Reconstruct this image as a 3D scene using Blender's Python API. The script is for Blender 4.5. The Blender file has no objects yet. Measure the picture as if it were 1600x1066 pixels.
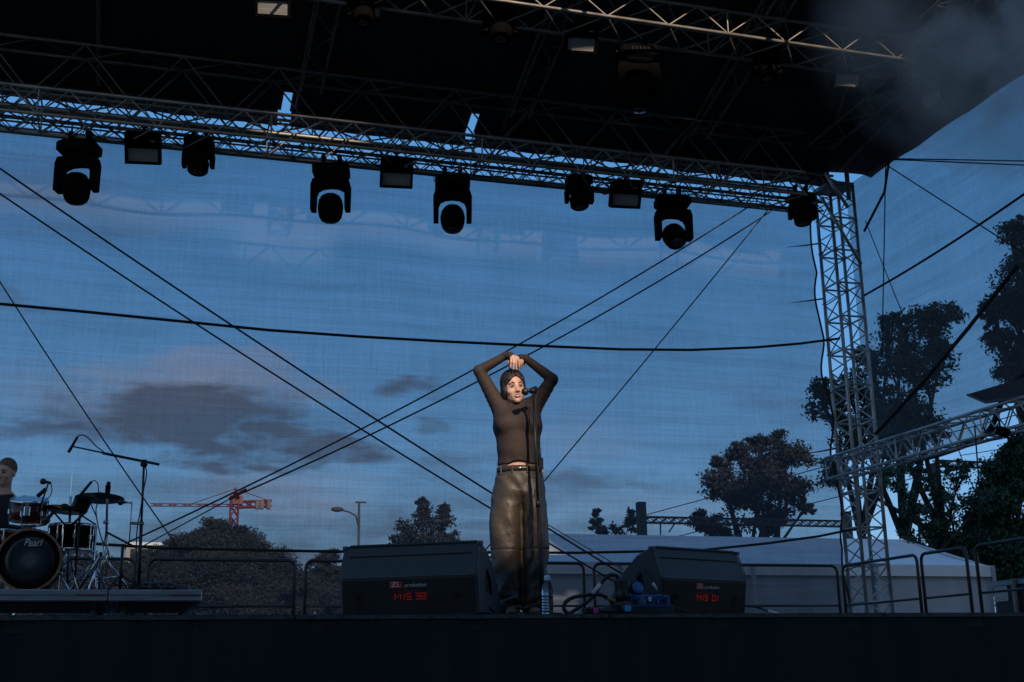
import bpy, math, random
import numpy as np
from math import sin, cos, tan, pi, radians, sqrt
from mathutils import Vector, Matrix, Euler
random.seed(7); rng = np.random.default_rng(11)

# ------------------------------------------------------------------ camera
F_PX = 1900.0; YAW = radians(17.0); PIT = radians(15.0); ROL = radians(0.9)
CAM = np.array([0.0, 0.0, 1.58])
fw = np.array([sin(YAW)*cos(PIT), cos(YAW)*cos(PIT), sin(PIT)])
r0 = np.array([cos(YAW), -sin(YAW), 0.0]); u0 = np.cross(r0, fw)
rt = cos(ROL)*r0 - sin(ROL)*u0; up = sin(ROL)*r0 + cos(ROL)*u0
sc = bpy.context.scene
cd = bpy.data.cameras.new('camera'); cam = bpy.data.objects.new('camera', cd)
sc.collection.objects.link(cam); sc.camera = cam
cd.sensor_width = 36.0; cd.lens = F_PX/1600*36.0; cd.clip_start = 0.05; cd.clip_end = 3000
cam.matrix_world = Matrix(((rt[0], up[0], -fw[0], CAM[0]), (rt[1], up[1], -fw[1], CAM[1]),
                           (rt[2], up[2], -fw[2], CAM[2]), (0, 0, 0, 1)))
def ray(x, y): return fw*F_PX + rt*(x-800) + up*(533-y)
def aY(x, y, Y): d = ray(x, y); return CAM + d*(Y/d[1])
def aX(x, y, X): d = ray(x, y); return CAM + d*(X/d[0])
def aZ(x, y, Z): d = ray(x, y); return CAM + d*((Z-CAM[2])/d[2])

# ------------------------------------------------------------------ light
SUN_EL = radians(29.0); SUN_AZ = radians(3.0)      # light travels towards +Y, slightly to -X
wd = bpy.data.worlds.new('World'); sc.world = wd; wd.use_nodes = True
nt = wd.node_tree; nt.nodes.clear()
def N(nt, t, **k):
    n = nt.nodes.new(t)
    for a, b in k.items(): setattr(n, a, b)
    return n
def L(nt, a, b): nt.links.new(a, b)
def Mth(nt, op, a, b=None, clamp=False):
    n = nt.nodes.new('ShaderNodeMath'); n.operation = op; n.use_clamp = clamp
    for i, v in enumerate((a, b)):
        if v is None: continue
        if isinstance(v, (int, float)): n.inputs[i].default_value = v
        else: nt.links.new(v, n.inputs[i])
    return n.outputs[0]
def Mix(nt, fac, a, b):
    n = nt.nodes.new('ShaderNodeMix'); n.data_type = 'RGBA'
    for i, v in ((0, fac), (6, a), (7, b)):
        if isinstance(v, (int, float)): n.inputs[i].default_value = v
        elif isinstance(v, tuple): n.inputs[i].default_value = (*v, 1) if len(v) == 3 else v
        else: nt.links.new(v, n.inputs[i])
    return n.outputs[2]
sky = N(nt, 'ShaderNodeTexSky', sky_type='NISHITA', sun_disc=False, sun_elevation=SUN_EL,
        sun_rotation=radians(180)-SUN_AZ, altitude=100, air_density=1.2, dust_density=0.5, ozone_density=4.0)
tc = N(nt, 'ShaderNodeTexCoord'); sp = N(nt, 'ShaderNodeSeparateXYZ'); L(nt, tc.outputs['Generated'], sp.inputs[0])
yy = Mth(nt, 'MAXIMUM', sp.outputs[1], 0.05)
su = Mth(nt, 'DIVIDE', sp.outputs[0], yy); sv = Mth(nt, 'DIVIDE', sp.outputs[2], yy)
cb = N(nt, 'ShaderNodeCombineXYZ'); L(nt, su, cb.inputs[0]); L(nt, Mth(nt, 'MULTIPLY', sv, 3.2), cb.inputs[1])
nz = N(nt, 'ShaderNodeTexNoise'); nz.inputs['Scale'].default_value = 5.5; nz.inputs['Detail'].default_value = 8
nz.inputs['Roughness'].default_value = 0.58; L(nt, cb.outputs[0], nz.inputs['Vector'])
wz = N(nt, 'ShaderNodeTexNoise'); wz.inputs['Scale'].default_value = 9; wz.inputs['Detail'].default_value = 7; wz.inputs['Roughness'].default_value = .62
L(nt, cb.outputs[0], wz.inputs['Vector']); wsp = N(nt, 'ShaderNodeSeparateColor'); L(nt, wz.outputs[1], wsp.inputs[0])
suw = Mth(nt, 'ADD', su, Mth(nt, 'MULTIPLY', Mth(nt, 'SUBTRACT', wsp.outputs[0], .5), .22))
svw = Mth(nt, 'ADD', sv, Mth(nt, 'MULTIPLY', Mth(nt, 'SUBTRACT', wsp.outputs[1], .5), .085))
def blob(x, y, rx, ry):     # one cloud bank, given by its direction in the sky
    d = ray(x, y); U_, V_ = d[0]/d[1], d[2]/d[1]
    a = Mth(nt, 'MULTIPLY', Mth(nt, 'SUBTRACT', suw, float(U_)), F_PX/rx*1.1)
    b = Mth(nt, 'MULTIPLY', Mth(nt, 'SUBTRACT', svw, float(V_)), F_PX/ry*1.1)
    q = Mth(nt, 'ADD', Mth(nt, 'MULTIPLY', a, a), Mth(nt, 'MULTIPLY', b, b))
    return Mth(nt, 'SUBTRACT', 1.0, q, clamp=True)
def bank(lst):
    o = None
    for (x, y, rx, ry, s) in lst:
        v = Mth(nt, 'MULTIPLY', blob(x, y, rx, ry), s)
        o = v if o is None else Mth(nt, 'MAXIMUM', o, v)
    return o
dark = bank([(300, 655, 330, 70, 1), (60, 675, 200, 38, .8), (480, 700, 190, 45, .9), (330, 722, 90, 26, .7), (640, 604, 110, 26, .7),
             (672, 660, 60, 22, .5), (445, 325, 60, 50, .35), (90, 340, 150, 80, .5), (10, 462, 90, 30, .5),
             (960, 755, 290, 40, .6), (300, 780, 500, 50, .5), (1130, 705, 120, 20, .4), (870, 400, 160, 40, .25), (560, 860, 900, 100, .75), (60, 300, 380, 150, .42), (820, 770, 330, 40, .5), (1180, 640, 200, 60, .35), (300, 830, 500, 60, .5), (700, 720, 160, 50, .45),
             (1500, 250, 260, 90, .45), (1450, 110, 160, 90, .4)])
pink = bank([(330, 600, 200, 75, 1), (440, 770, 220, 60, .8), (150, 620, 200, 60, .5), (900, 690, 200, 50, .35), (1000, 800, 400, 50, .3)])
nm = Mth(nt, 'MULTIPLY_ADD', nz.outputs[0], 2.2); nt.nodes[-1].inputs[2].default_value = -1.15
dm = Mth(nt, 'ADD', dark, Mth(nt, 'MULTIPLY', nm, 0.95)); dm = Mth(nt, 'MULTIPLY', Mth(nt, 'SUBTRACT', dm, 0.13), 1.5, clamp=True)
dm = Mth(nt, 'MULTIPLY', dm, Mth(nt, 'ADD', Mth(nt, 'MULTIPLY', dark, 1.25), 0.14), clamp=True)
pm = Mth(nt, 'MULTIPLY', pink, Mth(nt, 'ADD', nz.outputs[0], 0.1), clamp=True)
WS = 0.115
sky_t = Mix(nt, 0.58, sky.outputs[0], (0.55, 3.0, 7.2))
c1 = Mix(nt, pm, sky_t, (3.6, 3.4, 4.3))
c2 = Mix(nt, Mth(nt, 'MULTIPLY', dm, 0.84), c1, (0.95, 1.15, 1.75))
# the far hemisphere (behind the camera) stays plain sky
fr = Mth(nt, 'MULTIPLY', sp.outputs[1], 8.0, clamp=True)
c3 = Mix(nt, fr, sky.outputs[0], c2)
bg = N(nt, 'ShaderNodeBackground'); bg.inputs[1].default_value = WS; L(nt, c3, bg.inputs[0])
wo = N(nt, 'ShaderNodeOutputWorld'); L(nt, bg.outputs[0], wo.inputs[0])

sl = bpy.data.lights.new('sun', 'SUN'); sl.energy = 4.9; sl.angle = radians(0.5); sl.color = (1.0, 0.80, 0.62)
sun = bpy.data.objects.new('sun', sl); sc.collection.objects.link(sun)
dv = Vector((-sin(SUN_AZ)*cos(SUN_EL), cos(SUN_AZ)*cos(SUN_EL), -sin(SUN_EL)))
sun.rotation_euler = dv.to_track_quat('-Z', 'Y').to_euler()
sc.view_settings.view_transform = 'Standard'; sc.view_settings.look = 'None'
sc.view_settings.gamma = 1.0; sc.view_settings.exposure = -0.06
sc.render.engine = 'CYCLES'; sc.cycles.transparent_max_bounces = 40; sc.cycles.max_bounces = 8
sc.cycles.volume_step_rate = 4.0; sc.cycles.volume_bounces = 2

# ------------------------------------------------------------------ materials
def mat(name, col, rough=0.6, metal=0.0, var=0.15, scale=8.0, bump=0.0, bscale=None, emit=None, spec=0.5, stretch=None):
    m = bpy.data.materials.new(name); m.use_nodes = True; t = m.node_tree; b = t.nodes['Principled BSDF']
    b.inputs['Roughness'].default_value = rough; b.inputs['Metallic'].default_value = metal
    b.inputs['Specular IOR Level'].default_value = spec
    g = N(t, 'ShaderNodeTexCoord'); mp = N(t, 'ShaderNodeMapping'); L(t, g.outputs['Object'], mp.inputs[0])
    if stretch: mp.inputs['Scale'].default_value = stretch
    z = N(t, 'ShaderNodeTexNoise'); z.inputs['Scale'].default_value = scale; z.inputs['Detail'].default_value = 6
    L(t, mp.outputs[0], z.inputs['Vector'])
    lo = tuple(c*(1-var) for c in col); hi = tuple(min(1, c*(1+var)) for c in col)
    cr = N(t, 'ShaderNodeValToRGB'); cr.color_ramp.elements[0].position = .32; cr.color_ramp.elements[1].position = .68
    cr.color_ramp.elements[0].color = (*lo, 1); cr.color_ramp.elements[1].color = (*hi, 1)
    L(t, z.outputs[0], cr.inputs[0]); L(t, cr.outputs[0], b.inputs['Base Color'])
    rr = Mth(t, 'ADD', Mth(t, 'MULTIPLY', z.outputs[0], 0.25), rough-0.12, clamp=True); L(t, rr, b.inputs['Roughness'])
    if bump:
        z2 = N(t, 'ShaderNodeTexNoise'); z2.inputs['Scale'].default_value = bscale or scale*6; z2.inputs['Detail'].default_value = 4
        L(t, mp.outputs[0], z2.inputs['Vector'])
        bp = N(t, 'ShaderNodeBump'); bp.inputs['Strength'].default_value = bump; bp.inputs['Distance'].default_value = 0.02
        L(t, z2.outputs[0], bp.inputs['Height']); L(t, bp.outputs[0], b.inputs['Normal'])
    if emit:
        b.inputs['Emission Color'].default_value = (*emit[0], 1); b.inputs['Emission Strength'].default_value = emit[1]
    return m
def gauze(name, col, fac, axes=('x', 'z')):
    """open woven screen: part of it lets light through, part is dark thread"""
    m = bpy.data.materials.new(name); m.use_nodes = True; t = m.node_tree; t.nodes.clear()
    o = N(t, 'ShaderNodeOutputMaterial'); mx = N(t, 'ShaderNodeMixShader'); tr = N(t, 'ShaderNodeBsdfTransparent')
    tr.inputs[0].default_value = (0.92, 0.97, 1.0, 1)
    df = N(t, 'ShaderNodeBsdfDiffuse'); df.inputs[0].default_value = (*col, 1)
    tl = N(t, 'ShaderNodeBsdfTranslucent'); tl.inputs[0].default_value = (*col, 1)
    ms = N(t, 'ShaderNodeMixShader'); ms.inputs[0].default_value = 0.4; L(t, df.outputs[0], ms.inputs[1]); L(t, tl.outputs[0], ms.inputs[2])
    g = N(t, 'ShaderNodeTexCoord')
    def nz(scale, st, det=4):
        mp = N(t, 'ShaderNodeMapping'); mp.inputs['Scale'].default_value = st; L(t, g.outputs['Object'], mp.inputs[0])
        z = N(t, 'ShaderNodeTexNoise'); z.inputs['Scale'].default_value = scale; z.inputs['Detail'].default_value = det
        L(t, mp.outputs[0], z.inputs['Vector']); return z.outputs[0]
    a = nz(1.0, (0.7, 0.7, 30.0)); b = nz(1.0, (26.0, 26.0, 1.3)); c = nz(45.0, (1, 1, 1), 2); d = nz(0.5, (1, 1, 1.2), 5)
    e = nz(1.0, (0.16, 0.16, 5.0), 3)
    s = Mth(t, 'ADD', Mth(t, 'MULTIPLY', a, 0.20), Mth(t, 'MULTIPLY', b, 0.12))
    s = Mth(t, 'ADD', s, Mth(t, 'MULTIPLY', c, 0.16)); s = Mth(t, 'ADD', s, Mth(t, 'MULTIPLY', d, 0.20))
    s = Mth(t, 'ADD', s, Mth(t, 'MULTIPLY', e, 0.22))
    s = Mth(t, 'ADD', s, fac-0.45, clamp=True)
    L(t, s, mx.inputs[0]); L(t, tr.outputs[0], mx.inputs[1]); L(t, ms.outputs[0], mx.inputs[2]); L(t, mx.outputs[0], o.inputs[0])
    return m
M = {}
M['ground'] = mat('ground', (.06, .065, .05), .9, var=.4, scale=.6, bump=.4)
M['deck'] = mat('deck_black', (.012, .013, .015), .55, scale=3, bump=.15)
M['skirt'] = mat('skirt_cloth', (.008, .011, .017), .85, var=.3, scale=2, bump=.25, bscale=3, stretch=(3, 3, .4))
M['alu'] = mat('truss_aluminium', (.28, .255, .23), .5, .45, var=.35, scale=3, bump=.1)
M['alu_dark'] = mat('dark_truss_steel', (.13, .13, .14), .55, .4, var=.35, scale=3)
M['steel'] = mat('tower_steel', (.46, .46, .47), .42, .5, var=.3, scale=4, bump=.1)
M['rail'] = mat('rail_painted', (.045, .045, .05), .4, .3, var=.4, scale=6)
M['riser'] = mat('riser_aluminium', (.30, .34, .38), .45, .6, var=.2, scale=12, stretch=(.3, 1, 4))
M['riser_top'] = mat('riser_top', (.02, .02, .022), .7)
M['redtape'] = mat('red_tape', (.16, .02, .03), .6)
M['rope'] = mat('rope', (.018, .018, .022), .8)
M['seam'] = mat('gauze_seam', (.05, .07, .10), .9)
M['strap'] = mat('strap', (.012, .012, .015), .8)
M['orange'] = mat('orange_strap', (.26, .045, .03), .6)
M['housing'] = mat('lamp_housing', (.0035, .0035, .004), .8, var=.3, scale=12, spec=.03)
M['vent'] = mat('lamp_vent', (.012, .012, .013), .7, spec=.1)
M['lens'] = mat('lamp_lens', (.05, .05, .06), .08, .2)
M['reflector'] = mat('lamp_reflector', (.42, .40, .39), .38, .35, var=.25, scale=5, stretch=(.3, .3, 14))
M['tarp'] = mat('roof_tarp', (.010, .011, .014), .7, var=.3, scale=1.5, bump=.2, bscale=2)
M['cab'] = mat('speaker_paint', (.020, .028, .036), .42, var=.15, scale=20, bump=.25, bscale=260)
M['edge'] = mat('edge_highlight_wear', (.05, .06, .07), .45, var=.5, scale=30)  # lighter tone puts an edge highlight into the colour, mottled like wear
M['cab_dark'] = mat('speaker_recess', (.004, .004, .005), .7)
M['grille'] = mat('speaker_grille', (.035, .045, .055), .45, .4)
M['red'] = mat('logo_red', (.42, .02, .04), .5)
M['white'] = mat('logo_white', (.6, .6, .6), .5)
M['led'] = mat('led_red', (.08, .0, .0), .5, emit=((1, .03, .02), .16))
M['led_dim'] = mat('led_red_dim', (.05, .0, .0), .5, emit=((1, .03, .02), .06))
M['rubber'] = mat('cable_rubber', (.014, .014, .016), .45)
M['blue'] = mat('socket_blue', (.015, .10, .34), .35)
M['cyan'] = mat('socket_label_blue', (.06, .42, .85), .4)
M['pinkp'] = mat('connector_pink', (.5, .04, .22), .4)
M['tape'] = mat('white_tape', (.55, .55, .55), .6)
M['chrome'] = mat('chrome', (.70, .72, .75), .18, 1.0, var=.1)
M['drumred'] = mat('drum_shell', (.09, .012, .012), .22, var=.4, scale=20)
M['drumskin'] = mat('drum_skin', (.008, .010, .014), .3, var=.3)
M['skinwhite'] = mat('drum_skin_white', (.45, .45, .45), .5)
M['wood'] = mat('hoop_wood', (.24, .13, .06), .4, scale=25, var=.35)
M['bronze'] = mat('cymbal_bronze', (.16, .11, .07), .35, .9, var=.3, scale=20)
M['bronze_teal'] = mat('cymbal_dark', (.06, .09, .10), .35, .8, var=.3, scale=20)
M['black'] = mat('stand_black', (.012, .012, .014), .4, .2)
M['micgrille'] = mat('mic_grille', (.05, .05, .055), .4, .7, scale=200, var=.5)
M['skin'] = mat('skin', (.72, .42, .31), .45, var=.08, scale=30, bump=.05, bscale=250)
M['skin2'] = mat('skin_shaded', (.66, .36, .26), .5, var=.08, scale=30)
M['hair'] = mat('hair_dark', (.022, .013, .010), .42, var=.5, scale=60, bump=.6, bscale=120, stretch=(1, 1, .15))
M['hair2'] = mat('hair_brown', (.14, .08, .05), .6, var=.4, scale=60)
M['lip'] = mat('lips', (.30, .05, .09), .35)
M['mouth'] = mat('mouth_inside', (.05, .01, .012), .5)
M['teeth'] = mat('teeth', (.75, .72, .66), .3, var=.03)
M['eyew'] = mat('eye_white', (.55, .52, .50), .25, var=.03)
M['iris'] = mat('eye_dark', (.012, .010, .008), .15)
M['shirt'] = mat('sheer_top', (.036, .022, .0175), .75, var=.22, scale=40, bump=.25, bscale=90)
M['tee'] = mat('black_tshirt', (.012, .012, .014), .85)
M['leather'] = mat('leather_trousers', (.046, .034, .023), .52, var=.28, scale=5, bump=.35, bscale=14, spec=.6)
M['belt'] = mat('waistband_leather', (.035, .026, .020), .4)
M['shoe'] = mat('shoe_leather', (.20, .12, .07), .45)
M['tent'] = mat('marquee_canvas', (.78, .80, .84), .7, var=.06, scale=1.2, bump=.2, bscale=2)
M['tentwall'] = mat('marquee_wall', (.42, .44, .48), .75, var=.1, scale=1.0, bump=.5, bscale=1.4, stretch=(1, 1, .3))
M['bark'] = mat('bark', (.035, .03, .025), .9, var=.4, scale=6)
M['leaf_a'] = mat('leaf_green', (.055, .075, .055), .75, spec=.15, var=.4, scale=.9)
M['leaf_b'] = mat('leaf_brown_green', (.034, .034, .033), .9, spec=.05, var=.15, scale=.9)
M['leaf_c'] = mat('leaf_deep_green', (.040, .085, .058), .7, spec=.2, var=.4, scale=.9)
M['crane'] = mat('crane_red', (.17, .035, .035), .5)
M['cranew'] = mat('crane_counterweight', (.14, .12, .12), .7)
M['concrete'] = mat('concrete', (.05, .05, .055), .85, var=.2, scale=2)
M['brick'] = mat('building_render', (.35, .30, .26), .85, var=.15, scale=1)
M['window'] = mat('window_glass', (.03, .04, .05), .15)
M['case'] = mat('flight_case', (.02, .022, .026), .5, var=.3)
M['awning'] = mat('awning_dark', (.03, .032, .038), .6, var=.3)
M['gauze'] = gauze('backdrop_gauze', (.085, .095, .115), .55)
M['gauze_side'] = gauze('side_gauze', (.085, .10, .12), .56)
def water_bottle():
    m = bpy.data.materials.new('clear_plastic'); m.use_nodes = True; b = m.node_tree.nodes['Principled BSDF']
    b.inputs['Base Color'].default_value = (.85, .92, 1, 1); b.inputs['Transmission Weight'].default_value = 1
    b.inputs['Roughness'].default_value = .06; b.inputs['IOR'].default_value = 1.25
    return m
M['bottle'] = water_bottle()
M['cap'] = mat('bottle_cap', (.62, .66, .72), .4, var=.03)

# ------------------------------------------------------------------ mesh builder
col = sc.collection
def woff(o):
    v = Vector((0, 0, 0))
    while o is not None: v += o.location; o = o.parent
    return v
def props(o, label=None, cat=None, group=None, kind=None):
    if label: o['label'] = label
    if cat: o['category'] = cat
    if group: o['group'] = group
    if kind: o['kind'] = kind
    return o
def empty(name, loc, label=None, cat=None, group=None, rz=0):
    o = bpy.data.objects.new(name, None); o.empty_display_size = .1; col.objects.link(o)
    o.location = Vector([float(v) for v in loc]); o.rotation_euler = (0, 0, rz)
    return props(o, label, cat, group)
class MB:
    def __init__(s): s.v = []; s.f = []; s.mi = []; s.cur = 0
    def add(s, vs, fs):
        b = len(s.v); s.v += [tuple(float(c) for c in p) for p in vs]; s.f += [tuple(i+b for i in f) for f in fs]
        s.mi += [s.cur]*len(fs); return s
    def tube(s, pts, r, n=8, cap=True, r2=None):
        pts = [np.array(p, float) for p in pts]; m = len(pts)
        rs = r if isinstance(r, (list, tuple)) else [r + ((r2-r)*i/(m-1) if r2 is not None else 0) for i in range(m)]
        vs = []; fs = []; prev = None
        for i, p in enumerate(pts):
            t = pts[min(i+1, m-1)]-pts[max(i-1, 0)]; t = t/(np.linalg.norm(t)+1e-9)
            if prev is None:
                a = np.array([0, 0, 1.]) if abs(t[2]) < .9 else np.array([1., 0, 0])
                u = np.cross(t, a)
            else: u = prev-t*(prev@t)
            u = u/(np.linalg.norm(u)+1e-9); prev = u; w = np.cross(t, u)
            for k in range(n):
                an = 2*pi*k/n; vs.append(p+rs[i]*(cos(an)*u+sin(an)*w))
        for i in range(m-1):
            for k in range(n):
                k2 = (k+1) % n; fs.append((i*n+k, i*n+k2, (i+1)*n+k2, (i+1)*n+k))
        if cap: fs.append(tuple(range(n-1, -1, -1))); fs.append(tuple(range((m-1)*n, m*n)))
        return s.add(vs, fs)
    def box(s, c, size, rot=None):
        c = np.array(c, float); h = np.array(size, float)/2
        vs = []
        for sx in (-1, 1):
            for sy in (-1, 1):
                for sz in (-1, 1):
                    p = np.array([sx*h[0], sy*h[1], sz*h[2]])
                    if rot is not None: p = np.array(rot @ Vector(p))
                    vs.append(c+p)
        return s.add(vs, [(0, 1, 3, 2), (4, 6, 7, 5), (0, 4, 5, 1), (2, 3, 7, 6), (0, 2, 6, 4), (1, 5, 7, 3)])
    def bbox(s, c, size, bev=.01, rot=None):     # box with bevelled vertical and horizontal edges
        h = [q/2 for q in size]; vs = []; c = np.array(c, float)
        rings = [(-h[2], bev), (-h[2]+bev, 0), (h[2]-bev, 0), (h[2], bev)]
        for z, ins in rings:
            x, y = h[0]-ins, h[1]-ins; b = bev
            for q in ((-x+b, -y), (x-b, -y), (x, -y+b), (x, y-b), (x-b, y), (-x+b, y), (-x, y-b), (-x, -y+b)):
                p = np.array([q[0], q[1], z])
                if rot is not None: p = np.array(rot @ Vector(p))
                vs.append(c+p)
        fs = []
        for i in range(3):
            for k in range(8): fs.append((i*8+k, i*8+(k+1) % 8, (i+1)*8+(k+1) % 8, (i+1)*8+k))
        fs.append(tuple(range(7, -1, -1))); fs.append(tuple(range(24, 32)))
        return s.add(vs, fs)
    def lathe(s, prof, c=(0, 0, 0), axis=(0, 0, 1), n=24, sx=1, sy=1):
        c = np.array(c, float); ax = np.array(axis, float); ax /= np.linalg.norm(ax)
        a = np.array([1., 0, 0]) if abs(ax[0]) < .9 else np.array([0, 1., 0])
        u = np.cross(np.cross(ax, a), ax); u /= np.linalg.norm(u); w = np.cross(ax, u)
        vs = []; fs = []
        for (r, h) in prof:
            for k in range(n):
                t = 2*pi*k/n; vs.append(c+ax*h+u*r*cos(t)*sx+w*r*sin(t)*sy)
        for i in range(len(prof)-1):
            for k in range(n): fs.append((i*n+k, i*n+(k+1) % n, (i+1)*n+(k+1) % n, (i+1)*n+k))
        fs.append(tuple(range(n-1, -1, -1))); fs.append(tuple(range((len(prof)-1)*n, len(prof)*n)))
        return s.add(vs, fs)
    def ball(s, c, r, n=16, m=10, rot=None):
        if isinstance(r, (int, float)): r = (r, r, r)
        vs = []; c = np.array(c, float)
        for i in range(m+1):
            ph = pi*(i+.001)/(m+.002)
            for k in range(n):
                t = 2*pi*k/n; p = np.array([r[0]*sin(ph)*cos(t), r[1]*sin(ph)*sin(t), -r[2]*cos(ph)])
                if rot is not None: p = np.array(rot @ Vector(p))
                vs.append(c+p)
        fs = []
        for i in range(m):
            for k in range(n): fs.append((i*n+k, i*n+(k+1) % n, (i+1)*n+(k+1) % n, (i+1)*n+k))
        return s.add(vs, fs)
    def prism(s, poly, thick, o, a, b):      # polygon in plane (a,b) at origin o, extruded along a x b
        o = np.array(o, float); a = np.array(a, float); b = np.array(b, float); nn = np.cross(a, b); nn /= np.linalg.norm(nn)
        n = len(poly); vs = [o+a*x+b*y-nn*thick/2 for x, y in poly]+[o+a*x+b*y+nn*thick/2 for x, y in poly]
        fs = [tuple(range(n-1, -1, -1)), tuple(range(n, 2*n))]+[(i, (i+1) % n, (i+1) % n+n, i+n) for i in range(n)]
        return s.add(vs, fs)
    def strip(s, A, B, thick, o, a, b):      # band between two polylines (same count), extruded: no concave n-gons
        o = np.array(o, float); a = np.array(a, float); b = np.array(b, float); nn = np.cross(a, b); nn /= np.linalg.norm(nn)
        m = len(A); vs = []
        for d in (-thick/2, thick/2):
            for P in (A, B): vs += [o+a*x+b*y+nn*d for x, y in P]
        fs = []
        for i in range(m-1):
            fs.append((i, i+1, m+i+1, m+i)); fs.append((2*m+i, 3*m+i, 3*m+i+1, 2*m+i+1))
            fs.append((i, 2*m+i, 2*m+i+1, i+1)); fs.append((m+i, m+i+1, 3*m+i+1, 3*m+i))
        fs.append((0, m, 3*m, 2*m)); fs.append((m-1, 3*m-1, 4*m-1, 2*m-1))
        return s.add(vs, fs)
    def build(s, name, m, parent=None, smooth=False, label=None):
        off = woff(parent) if parent is not None else Vector((0, 0, 0))
        me = bpy.data.meshes.new(name)
        me.from_pydata([(p[0]-off[0], p[1]-off[1], p[2]-off[2]) for p in s.v], [], s.f)
        for mm in (m if isinstance(m, (list, tuple)) else [m]): me.materials.append(mm)
        if any(s.mi): me.polygons.foreach_set('material_index', s.mi)
        if smooth: me.shade_smooth()
        me.update(); o = bpy.data.objects.new(name, me); col.objects.link(o)
        if parent is not None: o.parent = parent
        if label: o['label'] = label
        return o
def top(mb, name, m, label, cat, group=None, smooth=False, kind=None):
    """a thing that is one mesh: its origin goes to its own base centre"""
    v = np.array(mb.v); b = Vector((float(v[:, 0].mean()), float(v[:, 1].mean()), float(v[:, 2].min())))
    o = mb.build(name, m, None, smooth); o.data.transform(Matrix.Translation(-b)); o.location = b
    return props(o, label, cat, group, kind)
def copy_tree(o, parent=None):
    c = o.copy(); col.objects.link(c)
    if parent is not None: c.parent = parent
    for ch in list(o.children): copy_tree(ch, c)
    return c
def text(body, name, m, o, a, b, size, parent, depth=.001, shear=0, xs=1.0, res=3):
    cu = bpy.data.curves.new('t', 'FONT'); cu.body = body; cu.size = 1; cu.extrude = depth/size; cu.shear = shear; cu.resolution_u = res
    cu.align_x = 'CENTER'; cu.align_y = 'CENTER'
    ob = bpy.data.objects.new('t', cu); col.objects.link(ob)
    dg = bpy.context.evaluated_depsgraph_get(); me = bpy.data.meshes.new_from_object(ob.evaluated_get(dg))
    bpy.data.objects.remove(ob); a = Vector(a).normalized(); b = Vector(b).normalized(); nn = a.cross(b); o = Vector(o)-woff(parent)
    me.transform(Matrix(((a[0]*size*xs, b[0]*size, nn[0]*size, o[0]), (a[1]*size*xs, b[1]*size, nn[1]*size, o[1]), (a[2]*size*xs, b[2]*size, nn[2]*size, o[2]), (0, 0, 0, 1))))
    me.materials.clear(); me.materials.append(m)
    q = bpy.data.objects.new(name, me); col.objects.link(q); q.parent = parent; return q
def catenary(A, B, sag, n=24):
    A = np.array(A, float); B = np.array(B, float)
    return [A+(B-A)*t-np.array([0, 0, sag*4*t*(1-t)]) for t in np.linspace(0, 1, n)]
def spline(P, n=8):
    P = [np.array(p, float) for p in P]; P = [2*P[0]-P[1]]+P+[2*P[-1]-P[-2]]; out = []
    for i in range(1, len(P)-2):
        for t in np.linspace(0, 1, n, endpoint=False):
            out.append(.5*((2*P[i])+(-P[i-1]+P[i+1])*t+(2*P[i-1]-5*P[i]+4*P[i+1]-P[i+2])*t*t+(-P[i-1]+3*P[i]-3*P[i+1]+P[i+2])*t**3))
    out.append(P[-2]); return out

# ------------------------------------------------------------------ setting
DZ = 1.90      # stage deck height
g = MB(); g.add([(-900, -900, 0), (900, -900, 0), (900, 1500, 0), (-900, 1500, 0)], [(0, 1, 2, 3)])
props(g.build('ground', M['ground']), kind='structure')

st = empty('stage', (3, 7.45, 0), 'long black stage deck with a dark cloth skirt across the bottom of the photo', 'stage')
MB().box((3.2, 12.55, DZ-.05), (17.4, 10.2, .10)).build('deck', M['deck'], st)
s = MB(); nx = 240; v = []; f = []
for i in range(nx+1):
    x = -5.4+17.2*i/nx; y = 7.435+.012*sin(x*7)+.010*sin(x*19+1)
    v += [(x, y, 0), (x, y-.002*sin(x*3), DZ-.035)]
    if i: f.append((2*i-2, 2*i, 2*i+1, 2*i-1))
s.add(v, f); sk = s.build('skirt', M['skirt'], st, True)
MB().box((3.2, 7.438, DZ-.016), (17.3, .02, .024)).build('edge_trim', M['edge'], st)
for X in (-3.1, -1.1, .9, 2.9, 4.9, 6.9, 8.9): MB().box((X, 7.424, DZ-.02), (.012, .012, .04)).build('deck_joint', M['cab_dark'], st)

# ------------------------------------------------------------------ trusses
def truss(name, label, A, B, w, h, bay, mt, r=.024, rb=.011, group=None, wdir=None, cat='truss', hdir=(0, 0, 1), div=True):
    """box truss: A,B = ends of the near bottom chord; w along wdir, h along hdir"""
    A = np.array(A, float); B = np.array(B, float); t = B-A; Ln = np.linalg.norm(t); t /= Ln
    hd = np.array(hdir, float)*h; wv = (np.array(wdir, float) if wdir is not None else np.array([0, 1., 0]))*w
    root = empty(name, A, label, cat, group)
    for o in (0*hd, hd, wv, wv+hd): MB().tube([A+o, B+o], r, 8).build('chord', mt, root, True)
    n = max(1, int(round(Ln/bay)))
    for (p, q, ph) in ((0*hd, hd, 0), (wv, wv+hd, 1), (0*hd, wv, 1), (hd, wv+hd, 0)):
        m = MB()
        for i in range(n):
            a = A+t*Ln*i/n; b = A+t*Ln*(i+1)/n; c = (a+b)/2
            m.tube([a+p, c+q], rb, 5, False); m.tube([c+q, b+p], rb, 5, False)
            if div and i % 4 == 0: m.tube([a+p, a+q], rb, 5, False)
        m.build('bracing', mt, root, True)
    return root
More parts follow.
